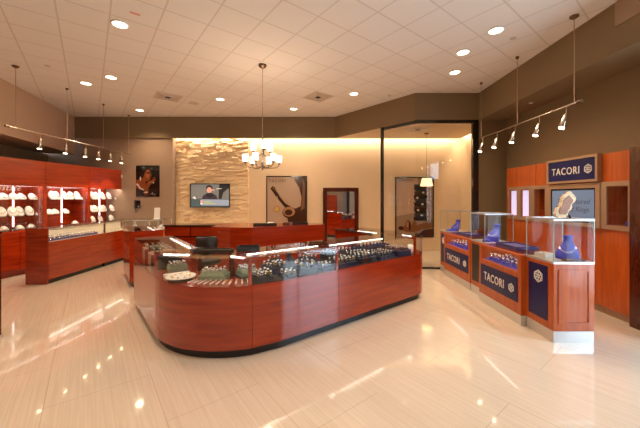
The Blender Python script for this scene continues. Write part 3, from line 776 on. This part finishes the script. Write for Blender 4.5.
# wall phone below the portrait
ph = thing('wall_phone', 'black wall telephone below the portrait of the woman', 'telephone', (-5.14, 8.428, 1.28))
B().box(-.05, .05, -.03, 0, -.02, .2).build('body', 'blackgloss', ph, bevel=.005)
B().loft([[(x+dx, y_, z_) for dx, y_ in ((-.025, -.07), (.025, -.07), (.025, -.032), (-.025, -.032))] for x, z_ in ((-.065, -.03), (-.065, .0), (-.06, .17), (-.065, .21))]).build('handset', 'black', ph)
B().tube([(-.065, -.04, -.03), (-.08, -.03, -.1), (-.07, -.02, -.15), (-.03, -.02, -.1), (0, -.015, -.02)], .006, 5).build('cord', 'black', ph)

# pendant lamp in the alcove
pdl = thing('pendant_lamp', 'small pendant lamp with glowing cream shade hanging in the glass alcove', 'lamp', (2.80, 7.8, 0))
B().tube([(0, 0, 2.05), (0, 0, HB)], .004, 6).build('cord', 'bronze', pdl)
B().lathe([(.02, HB-.03), (.06, HB-.015), (.065, HB)], n=16).build('canopy', 'bronze', pdl)
B().lathe([(.165, 1.865), (.115, 2.07), (.112, 2.07), (.162, 1.865)], n=24).build('lamp_shade', 'lampshade', pdl, smooth=True)

# ------------------------------------------------------------------ left wall: lit display cabinets
LA = math.atan2(.99, .142); LX, LY = -6.05, 5.62
def WL(l, d, z=0):       # l along the cabinets, d towards the wall
    return (LX+.142*l-.99*d, LY+.99*l+.142*d, z)
bays = [(-1.13, -.17, 'nearest edge-cropped'), (-.165, .80, 'left'), (.805, 1.84, 'middle'), (1.845, 2.88, 'right')]
for i, (l0, l1, nm) in enumerate(bays):
    t = thing('display_cabinet', nm+' lit cherry wall cabinet with white necklace busts', 'cabinet', (LX, LY, 0), LA)
    b = B()
    b.box(l0, l0+.035, 0, .42, .90, 1.795); b.box(l1-.035, l1, 0, .42, .90, 1.795); b.box(l0, l1, .42, .44, .90, 1.83)
    b.build('carcass', 'red', t)
    b = B(); b.box(l0, l1, -.01, .44, 1.83, 2.335); b.box(l0, l1, -.01, .02, 1.795, 1.83); b.build('header', 'red', t)  # front lip added to keep the strip behind it out of view
    B().box(l0, l1, .0, .44, .10, .90).build('base_cabinet', 'red', t)
    B().box(l0, l1, .05, .44, 0, .10).build('toe_kick', 'red', t)
    md = (l0+l1)/2
    for x0, x1 in ((l0+.01, md-.004), (md+.004, l1-.01)):
        B().box(x0, x1, -.018, 0, .13, .885).build('door', 'red', t, bevel=.003)
    B().box(l0+.035, l1-.035, .0, .42, .90, .91).build('deck', 'darkwood', t)
    for z_ in (1.185, 1.515): B().box(l0+.035, l1-.035, .03, .41, z_-.008, z_).build('glass_shelf', 'glass', t)
    B().box(md+.18, md+.20, .40, .42, .95, 1.79).build('light_tube', 'cooltube', t)
    B().box(l0+.05, l1-.05, .025, .06, 1.812, 1.829).build('hidden_top_light', 'casetop', t)  # unseen strip behind the header lip, added strong to whiten the busts
    if i == 1:
        gd = B().box(l0+.03, l1-.03, .004, .009, .915, 1.825).build('glass_door', 'glass', t)
        text_obj('lettering', 'estate', .14, 'letter', gd, Matrix.Translation((-.06, .002, 1.70)) @ FACE_Y, extrude=.0006, offset=-.001, spacing=1.15, shear=.35)
# white necklace busts of three kinds
tall = Proto(bust_proto('white', [(0, -.03, 0, .06, .03), (0, -.025, .02, .080, .034), (0, -.01, .06, .094, .034), (0, .005, .10, .097, .032), (0, .02, .14, .086, .03), (0, .032, .17, .062, .026), (0, .04, .195, .034, .02), (0, .042, .20, .015, .01)], (.06, .052, .06, .0, .07), chain_mat='bronze'))
wide = Proto(bust_proto('white', [(0, -.03, 0, .075, .035), (0, -.025, .02, .098, .042), (0, -.01, .055, .104, .042), (0, .008, .09, .092, .038), (0, .022, .12, .064, .03), (0, .03, .14, .03, .02), (0, .03, .144, .012, .01)], (.065, .058, .045, .0, .05), chain_mat='bronze'))
low = Proto(bust_proto('white', [(0, 0, 0, .085, .055), (0, 0, .02, .098, .065), (0, .01, .05, .07, .05), (0, .02, .085, .035, .03), (0, .02, .09, .02, .02)], (.07, .06, .03, .0, .03)))
def px2l(x):
    k = (x-320)/297.0
    return (5.62*k+6.05)/(.142-.99*k)+.15
rows = [('upper shelf', 'left', wide, 1.515, (-6, 3, 11.5, 21.5, 31)), ('lower shelf', 'left', tall, 1.185, (-8, 1, 10.5, 20, 28)), ('bottom', 'left', low, .91, (-6, 4, 18, 32)),
        ('upper shelf', 'middle', tall, 1.515, (51.5, 58, 64.5, 72, 77)), ('lower shelf', 'middle', wide, 1.185, (48.5, 56, 65)), ('bottom', 'middle', low, .91, (75,)),
        ('upper shelf', 'right', tall, 1.515, (93, 98, 103, 111)), ('lower shelf', 'right', tall, 1.185, (92.5, 97, 101.5, 106, 112.5)), ('bottom', 'right', tall, .91, (93.5, 102.5, 112))]
onames = ['first', 'second', 'third', 'fourth', 'fifth']
for shelf, bay, P_, z_, xs in rows:
    for k, x in enumerate(xs):
        sc = (.80, .85, .88) if bay == 'right' and shelf != 'upper shelf' else (.86, .9, .98)
        if bay == 'middle' and shelf == 'lower shelf': sc = (.8, .8, .8)
        d_ = .16+.05*(k % 2)
        P_.put(WL(px2l(x), d_, z_), LA+PI/2*0+random.uniform(-.25, .25), 'white necklace bust, %s from the left on the %s of the %s lit cabinet' % (onames[k], shelf, bay), 'busts on the %s of the %s lit cabinet' % (shelf, bay), sc)
# small display cards at the shelf ends
eb = thing('earring_stand', 'x', 'earring stand')
B().loft([[(-.03, -.02, 0), (.03, -.02, 0), (.03, .02, 0), (-.03, .02, 0)], [(-.022, .01, .06), (.022, .01, .06), (.022, .018, .06), (-.022, .018, .06)]]).build('card', 'white', eb)
B().torus((0, -.004, .035), .008, .002, 'y', 8, 4).build('earring', 'silver', eb)
EP = Proto(eb)
for x, z_, lab in ((38, 1.515, 'upper shelf of the left'), (37, 1.185, 'lower shelf of the left'), (82, 1.515, 'upper shelf of the middle'), (117, 1.515, 'upper shelf of the right')):
    EP.put(WL(px2l(x)-.02, .15, z_), LA, 'white earring stand right on the '+lab+' lit cabinet')
o = B().box(-.045, .045, -.03, .0, 0, .09).build('motion_sensor', 'whitecard', bevel=.01); o.location = WL(2.865, -.012, 2.12); o.rotation_euler = (0, 0, LA)
tag(o, 'small white sensor box on the far corner of the left cabinets', 'sensor')

# front showcases of the left aisle
def box_case(name, label, x0, x1, y0, y1, zd, zt, open_side, group=None):
    t = thing(name, label, 'display case', (x0, y0, 0), 0, group)
    w, d = x1-x0, y1-y0
    B().box(0, w, 0, d, .08, zd).build('cabinet', 'red', t)
    B().box(.03, w-.04, .03, d-.03, 0, .08).build('toe_kick', 'black', t)
    B().box(.015, w-.015, .015, d-.015, zd, zd+.004).build('deck', 'cream', t)
    b = B()
    if 'r' in open_side: b.box(w-.006, w, 0, d, zd, zt-.006)
    if 'f' in open_side: b.box(0, w-.007, 0, .006, zd, zt-.006)
    if 'l' in open_side: b.box(0, .006, .007, d, zd, zt-.006)
    b.build('glass_front', 'glass', t)
    B().box(0, w, 0, d, zt-.006, zt).build('glass_top', 'glass', t)
    return t
t = box_case('aisle_showcase', 'nearer cherry aisle showcase with wide end panel in front of lit cabinets', -5.28, -4.87, 5.34, 6.73, .755, .998, 'r')
B().box(0, .405, -.02, 0, 0, 1.002).build('end_panel', 'red', t, bevel=.004)
B().box(0, .02, 0, 1.39, .76, .991).build('back_panel', 'cream', t)
b = B(); b.box(.345, .403, 0, 1.39, .981, .991); b.box(.393, .403, 0, 1.39, .962, .981); b.build('top_rail', 'alu', t)  # opaque rail added to hide the light strip, reads as a pale line
B().tube([(.37, .05, .970), (.37, 1.34, .970)], .007, 6).build('light_strip', 'strip', t)  # unseen strip put under the rail to brighten the case interior
t = box_case('aisle_showcase', 'farther cherry aisle showcase in front of lit cabinets', -5.28, -4.87, 6.733, 7.84, .755, .998, 'r')
B().box(0, .02, 0, 1.1, .76, .991).build('back_panel', 'cream', t)
b = B(); b.box(.345, .403, 0, 1.10, .981, .991); b.box(.393, .403, 0, 1.10, .962, .981); b.build('top_rail', 'alu', t)  # same added rail, hides the strip of the farther case
B().tube([(.37, .05, .970), (.37, 1.05, .970)], .007, 6).build('light_strip', 'strip', t)  # unseen strip added to brighten the farther case interior
B().box(.38, .41, -.012, .012, .76, .991).build('post', 'darkwood', t)
for k in range(14):
    R_PURP.put((-4.95, 5.45+k*.085, .76), PI/2, 'indigo ring stand in the row along the nearer aisle showcase glass', 'ring stands along the nearer aisle showcase glass', (2.0, 2.0, 1.9))
for k, y in enumerate((5.62, 5.80, 5.92, 6.04)):
    R_PURP.put((-5.10, y, .76), PI/2, 'indigo ring stand in the second row of the nearer aisle showcase', 'ring stands behind the row in the nearer aisle showcase', (2.2, 2.2, 2.2))
for k in range(6):
    R_CREAM.put((-4.98, 6.85+k*.12, .76), PI/2, 'cream ring stand in the farther aisle showcase', 'ring stands in the farther aisle showcase', (1.5, 1.5, 1.5))
for k, (y, lab) in enumerate(((6.2, 'left'), (6.45, 'right'))):
    o = B().box(-.08, .08, -.09, .09, 0, .05).build('cream_riser', 'cream', bevel=.004); o.location = (-5.12, y, .76)
    tag(o, lab+' cream riser at the back of the nearer aisle showcase', 'riser')
for k, (x0, x1, lab) in enumerate(((-5.27, -4.95, 'left'), (-4.93, -4.58, 'middle'), (-4.56, -4.19, 'right'))):
    t = box_case('wall_showcase', lab+' of three small glass-topped showcases below the portrait', x0, x1, 7.92, 8.40, .70, .975, 'frl')
    w = x1-x0
    b = B(); b.box(.015, w-.015, .008, .06, .960, .968); b.box(.015, w-.015, .008, .016, .94, .960); b.build('top_rail', 'alu', t)  # opaque rail added so the strip lights the case without showing
    B().tube([(.03, .04, .948), (w-.03, .04, .948)], .006, 6).build('light_strip', 'strip', t)
    b = B()
    for xx in (0, w-.014):
        for yy in (0, .466): b.box(xx, xx+.014, yy, yy+.014, .704, .969)
    b.build('corner_posts', 'alu', t)
    if k != 1:
        wide.put(((x0+x1)/2, 8.2, .704), 0, 'white bust inside the %s small showcase below the portrait' % lab, None, (.8, .8, .8))
    for j in range(3): R_CREAM.put((x0+.08+.1*j, 8.02, .704), 0, 'ring stand inside the %s small showcase below the portrait' % lab, 'rings in the %s small showcase' % lab, (1.4, 1.4, 1.4))
sh = thing('card_holder', 'white card standing on the right small showcase below the portrait', 'sign', (-4.76+.31, 8.1, .975), .1)
B().box(-.09, .09, -.05, .05, 0, .012).build('foot', 'whitecard', sh)
B().loft([[(-.075, -.005, .012), (.075, -.005, .012), (.075, .003, .012), (-.075, .003, .012)], [(-.075, .03, .31), (.075, .03, .31), (.075, .038, .31), (-.075, .038, .31)]]).build('card', 'whitecard', sh)
# dark pedestal cropped by the left edge
pd = thing('dark_pedestal', 'dark pedestal with white foot cut off by the left picture edge', 'pedestal', (-3.75, 3.2, 0))
B().box(-.2, .208, -.1, .1, .03, 1.16).build('body', 'darkwood', pd)
B().box(-.21, .21, -.11, .11, 0, .03).build('foot', 'alu', pd)
B().box(-.205, .210, -.105, .105, 1.16, 1.18).build('cap', 'blackgloss', pd)

# ------------------------------------------------------------------ right: blue and amber brand island
def emblem(parent, cx, cy, r, face, name='emblem'):
    b = B(); pts = []
    for k in range(6):
        t = PI/6+k*PI/3; pts.append((r*.9*math.cos(t), r*.9*math.sin(t), 0))
    b.tube(pts, r*.07, 5, closed=True)
    b.torus((0, 0, 0), r*.20, r*.07, 'z', 10, 4)
    for k in range(6):
        t = k*PI/3; b.torus((r*.46*math.cos(t), r*.46*math.sin(t), 0), r*.25, r*.065, 'z', 12, 4)
    o = b.build(name, 'letter', parent); o.data.transform(face); o.location = (cx, cy[0], cy[1]); return o
def tall_case(label, x0, y0, y1, zt=1.325, dark=False, nm='tower_showcase'):
    t = thing(nm, label, 'display case', (x0, y0, 0)); w, d = .44, y1-y0
    B().box(0, w, 0, d, .12, .84).build('cabinet', 'orange', t, bevel=.004)
    B().box(.0, w-.01, .0, d, 0, .12).build('plinth', 'alu', t)
    B().box(-.006, .006, .08, d-.05, .20, .80).build('blue_panel', 'black' if dark else 'brandblue', t)
    fr = B(); fr.box(.05, .07, -.008, .002, .20, .78); fr.box(w-.07, w-.05, -.008, .002, .20, .78); fr.box(.07, w-.07, -.008, .002, .20, .22); fr.box(.07, w-.07, -.008, .002, .76, .78)
    fr.build('end_moulding', 'orange', t)
    B().box(0, w, 0, d, .84, .862).build('case_floor', 'alu', t)
    b = B(); b.box(0, .006, 0, d, .862, zt-.02); b.box(.007, w-.007, 0, .006, .862, zt-.02); b.box(w-.006, w, 0, d, .862, zt-.02); b.box(.007, w-.007, d-.006, d, .862, zt-.02)
    b.build('glass_walls', 'arglass', t)
    b = B()
    for xx in (-.001, w-.007):
        for yy in (-.001, d-.007): b.box(xx, xx+.008, yy, yy+.008, .862, zt-.02)
    b.build('glass_edges', 'glassedge', t)
    b = B()
    for a0, a1, c0, c1 in ((0, w, -.004, .02), (0, w, d-.02, d), (0, .02, .02, d-.02), (w-.02, w, .02, d-.02)): b.box(a0, a1, c0, c1, zt-.02, zt)
    b.build('top_frame', 'alu', t)
    B().box(.02, w-.02, .02, d-.02, zt-.012, zt-.006).build('glass_top', 'arglass', t)
    if not dark: emblem(t, -.010, (d*.5, .66), .075, FACE_X)
    return t
tall_near = tall_case('tall amber tower showcase nearest the camera with blue emblem panel and bust', 2.50, 3.18, 3.60)
tall_mid = tall_case('tall tower showcase with dark panel between the two lettered blue cases', 2.53, 4.56, 4.98, 1.31, True)
tall_far = tall_case('farthest tall tower showcase with blue emblem panel by the alcove glass', 2.60, 6.04, 6.42, 1.29)
def medium_case(label, x0, y0, y1):
    t = thing('low_showcase', label, 'display case', (x0, y0, 0)); d = y1-y0; w = .50
    b = B()
    b.box(0, w, 0, d, .12, .60)                         # body below the window
    b.box(0, .05, 0, .07, .60, .855); b.box(0, .05, d-.07, d, .60, .855)
    b.box(w-.03, w, 0, d, .60, .855); b.box(.05, w-.03, 0, .03, .60, .855); b.box(.05, w-.03, d-.03, d, .60, .855)
    b.box(0, .05, .07, d-.07, .60, .635); b.box(0, .055, .07, d-.07, .846, .855); b.box(0, .02, .07, d-.07, .828, .846)
    b.build('cabinet', 'orange', t)
    B().box(.0, w-.01, -.0, d, 0, .12).build('plinth', 'alu', t)
    B().box(.05, w-.03, .03, d-.03, .632, .640).build('blue_deck', 'blue', t)
    B().box(.010, .016, .07, d-.07, .635, .835).build('glass_front', 'arglass', t)
    B().box(0, w, 0, d, .855, .863).build('glass_top', 'arglass', t)
    B().box(-.008, .005, .06, d-.06, .26, .565).build('blue_panel', 'brandblue', t)
    tw = d-.12
    text_obj('lettering', 'TACORI', .16, 'letter', t, Matrix.Translation((-.010, d-.06-.10*d, .355)) @ FACE_X, .78*d, extrude=.002, offset=.001, spacing=1.15)
    emblem(t, -.012, (.17, .41), .06, FACE_X)
    B().tube([(.035, .08, .840), (.035, d-.08, .840)], .005, 6).build('light_strip', 'strip', t)
    return t
mn = medium_case('nearer low showcase with lettered blue panel and jewellery window', 2.44, 3.605, 4.555)
mf = medium_case('farther low showcase with lettered blue panel and jewellery window', 2.52, 4.985, 6.035)
for x0, y0, d, lab in ((2.44, 3.605, .95, 'nearer'), (2.52, 4.985, 1.05, 'farther')):
    for i in range(8):
        for j in range(3):
            P_ = R_BLUE
            sc = random.uniform(1.4, 2.1)
            P_.put((x0+.11+.11*j, y0+.14+i*(d-.28)/7, .640), PI/2+random.uniform(-.4, .4), 'blue ring stand with silver ring in the window of the %s low showcase' % lab, 'rings in the %s low showcase' % lab, (sc, sc, sc))
BB.put((2.80, 3.36, .862), -.75, 'royal blue necklace bust in the nearest tower showcase', None, (1.05, 1.05, 1.05))
BB.put((2.76, 4.74, .862), -1.2, 'royal blue necklace bust in the middle tower showcase', None, (1.1, 1.1, 1.1))
BB.put((2.83, 6.22, .862), -1.2, 'royal blue necklace bust in the farthest tower showcase', None, (.95, .95, .95))
flat_tray((2.76, 3.24, .862), .0, .20, .08, .02, 'brownleather', 'brown tray in front of the bust in the nearest tower showcase')
flat_tray((2.62, 3.47, .862), .2, .13, .14, .05, 'white', 'white open tray beside the bust in the nearest tower showcase')
flat_tray((2.72, 4.12, .863), PI/2, .46, .30, .045, 'purple', 'flat blue tray lying on the nearer low showcase')
flat_tray((2.80, 5.55, .863), PI/2, .40, .30, .03, 'purple', 'flat blue tray lying on the farther low showcase')
for k, (x, y, rz) in enumerate(((2.63, 4.68, .3), (2.70, 6.2, .3))):
    o = B().ell([(0, 0, 0, .07, .05), (0, 0, .015, .075, .055), (0, .01, .04, .05, .035)], 14).build('velvet_pad', 'blue', smooth=True)
    o.location = (x, y, .862); o.rotation_euler = (0, 0, rz); tag(o, ['low blue velvet pad beside the bust in the middle tower showcase', 'low blue velvet pad beside the bust in the farthest tower showcase'][k], 'pad')
# agate slice on the nearest tower
ag = thing('agate_slice', 'upright brown agate slice with pale crystal rim on the nearest tower showcase', 'geode', (2.665, 3.34, 1.325), .0)
out = [(-.05, .0), (.03, -.0), (.06, .03), (.07, .07), (.10, .10), (.11, .15), (.145, .20), (.15, .235), (.12, .27), (.09, .30), (.06, .275), (.02, .255), (.0, .22), (-.01, .17), (-.025, .13), (-.06, .11), (-.075, .06), (-.07, .02)]
rim = []
for i in range(len(out)):
    a0, a1 = Vector(out[i]), Vector(out[(i+1) % len(out)])
    for k in range(4):
        p = a0.lerp(a1, k/4); rim.append((p.x+random.uniform(-.006, .006)+.05, max(0, p.y+random.uniform(-.006, .006))))
b = B(); b.slab(rim, -.015, .02); b.build('crust', 'agaterim', ag)
cen = Vector((.085, .135))
inn = [tuple(cen+(Vector((p[0]+.05, p[1]))-cen)*.70) for p in out]
B().slab(inn, -.020, .024).build('core', 'agate', ag)
B().tube([(.11, .05, .12), (.20, .06, .0)], .012, 6).build('easel_leg', 'black', ag)
# brown leather armchair back behind the island
ac = thing('leather_chair', 'brown leather chair with rounded back behind the blue-panelled showcases', 'chair', (3.40, 5.80, 0), .3)
b = B(); b.ell([(0, 0, .38, .24, .24), (0, 0, .42, .26, .26), (0, 0, .47, .25, .25), (0, 0, .48, .2, .2)], 18); b.build('seat', 'brownleather', ac, smooth=True)
b = B(); b.loft([[(x, .20+dy+(.06 if k else 0), z_*math.cos(x*2.6)+.5) for x, k in ((-.2, 0), (-.1, 0), (0, 0), (.1, 0), (.2, 0), (.2, 1), (0, 1), (-.2, 1))] for z_, dy in ((.0, 0), (.2, .02), (.38, .05), (.43, .06))])
b.build('backrest', 'brownleather', ac, smooth=True)
for x in (-.17, .17):
    for y in (-.17, .17): B().tube([(x, y, .39), (x*1.2, y*1.2, 0)], .018, 8).build('leg', 'darkwood', ac)

# ------------------------------------------------------------------ right wall cabinets
XC = 3.79
def wall_unit(label, y0, y1, holes, frame, ztop=2.14):
    t = thing('wall_cabinet', label, 'cabinet', (XC, y0, 0)); d = y1-y0; D = .27
    b = B()
    if holes:
        b.box(0, D, 0, d, .10, 1.20); b.box(0, D, 0, d, 1.70, ztop); b.box(D-.02, D, 0, d, 1.20, 1.70)
        ys = [0]+[v-y0 for h in sorted(holes) for v in h]+[d]
        for a, c in zip(ys[::2], ys[1::2]): b.box(0, D-.02, a, c, 1.20, 1.70)
    else: b.box(0, D, 0, d, .10, ztop)
    b.build('cabinet', 'orange', t)
    B().box(.03, D, 0, d, 0, .10).build('plinth', 'tan', t)
    if frame:
        f0, f1 = frame[0]-y0, frame[1]-y0
        b = B(); b.box(-.025, 0, f0, f1, 1.14, 1.195); b.box(-.025, 0, f0, f1, 1.705, 1.765)
        ys = [f0]+[v-y0 for h in sorted(holes) for v in h]+[f1]
        for a, c in zip(ys[::2], ys[1::2]): b.box(-.025, 0, a, c, 1.195, 1.705)
        b.build('niche_frame', 'tan', t)
    for h in holes:
        B().box(-.012, -.007, h[0]-y0, h[1]-y0, 1.195, 1.705).build('niche_glass', 'glass', t)
    return t
u1 = wall_unit('amber wall cabinet right of the sign with one framed niche', 3.60, 3.985, [(3.63, 3.905)], (3.59, 3.985))
u2 = wall_unit('amber wall cabinet panel behind the sign and screen', 3.99, 4.895, [], None)
u3 = wall_unit('amber wall cabinet left of the sign with three framed niches', 4.90, 6.02, [(4.976, 5.23), (5.357, 5.58), (5.69, 5.91)], (4.90, 5.95))
B().box(0, .004, .31, .32, 1.77, 2.14).build('seam', 'darkwood', u3)
B().box(.02, .235, 1.002, 1.008, 1.21, 1.69).build('niche_glow_sheet', 'niche', u3)  # glowing sheets added on the niche side walls for their lavender light
B().box(.02, .235, .670, .678, 1.21, 1.69).build('niche_glow_sheet', 'niche', u3)
t = thing('wall_cabinet', 'darker amber cabinet at the right picture edge', 'cabinet', (3.74, 2.98, 0))
B().box(0, .33, 0, .61, .0, 2.16).build('cabinet', 'darkwood', t)
for k, (y, sc, lab) in enumerate(((3.72, .8, 'niche right of the sign'), (5.05, .6, 'rightmost niche left of the sign'), (5.45, .7, 'middle niche left of the sign'))):
    BB.put((3.93, y, 1.20), -PI/2, 'small blue necklace bust in the '+lab, None, (sc, sc, sc))
# sign
sg = thing('brand_sign', 'blue wall sign with white lettering and emblem in a champagne frame', 'sign', (3.78, 3.985, 1.775)); d = .895; h = .375
b = B(); b.box(-.06, 0, 0, d, 0, .035); b.box(-.06, 0, 0, d, h-.035, h); b.box(-.06, 0, 0, .035, .035, h-.035); b.box(-.06, 0, d-.035, d, .035, h-.035)
b.build('frame', 'tan', sg)
B().box(-.045, 0, .035, d-.035, .035, h-.035).build('panel', 'brandblue', sg)
text_obj('lettering', 'TACORI', .155, 'letter', sg, Matrix.Translation((-.048, d-.10, .13)) @ FACE_X, .82, extrude=.003, spacing=1.15)
emblem(sg, -.050, (.15, .185), .07, FACE_X)
# screen under it
sc_ = thing('wall_screen', 'slate blue screen with dark italic words below the blue sign', 'screen', (3.78, 3.985, 1.14)); h = .62
b = B(); b.box(-.03, 0, 0, d, 0, .06); b.box(-.03, 0, 0, d, h-.07, h); b.box(-.03, 0, 0, .065, .06, h-.07); b.box(-.03, 0, d-.05, d, .06, h-.07)
b.build('surround', 'tan', sc_)
B().box(-.022, 0, .065, d-.05, .06, h-.07).build('bezel', 'blackgloss', sc_)
B().box(-.0235, -.0222, .085, d-.075, .075, h-.095).build('display', 'screenblue', sc_)
text_obj('lettering', 'The Featured', .105, 'greyletter', sc_, Matrix.Translation((-.0245, d-.17, .325)) @ FACE_X, extrude=.0004, shear=.25)
text_obj('lettering', 'Emerald Rings', .105, 'greyletter', sc_, Matrix.Translation((-.0245, d-.13, .21)) @ FACE_X, extrude=.0004, shear=.25)

# ------------------------------------------------------------------ daylight, camera
wd = bpy.data.worlds.new('World'); S.world = wd; wd.use_nodes = True
bg = wd.node_tree.nodes['Background']; bg.inputs['Color'].default_value = (.64, .82, 1.0, 1); bg.inputs['Strength'].default_value = 9.5
cam = bpy.data.cameras.new('camera'); co = bpy.data.objects.new('camera', cam); COL.objects.link(co)
co.location = (0, 0, 1.55); co.rotation_euler = (PI/2, 0, 0)
cam.sensor_width = 36; cam.lens = 36*297/640; cam.shift_y = -16/640; cam.clip_start = .05
S.camera = co
S.view_settings.view_transform = 'Standard'; S.view_settings.look = 'None'
S.view_settings.gamma = 1; S.view_settings.use_curve_mapping = False
S.view_settings.exposure = 0.1
S.cycles.transparent_max_bounces = 32
S.cycles.max_bounces = 10
S.cycles.sample_clamp_indirect = 6
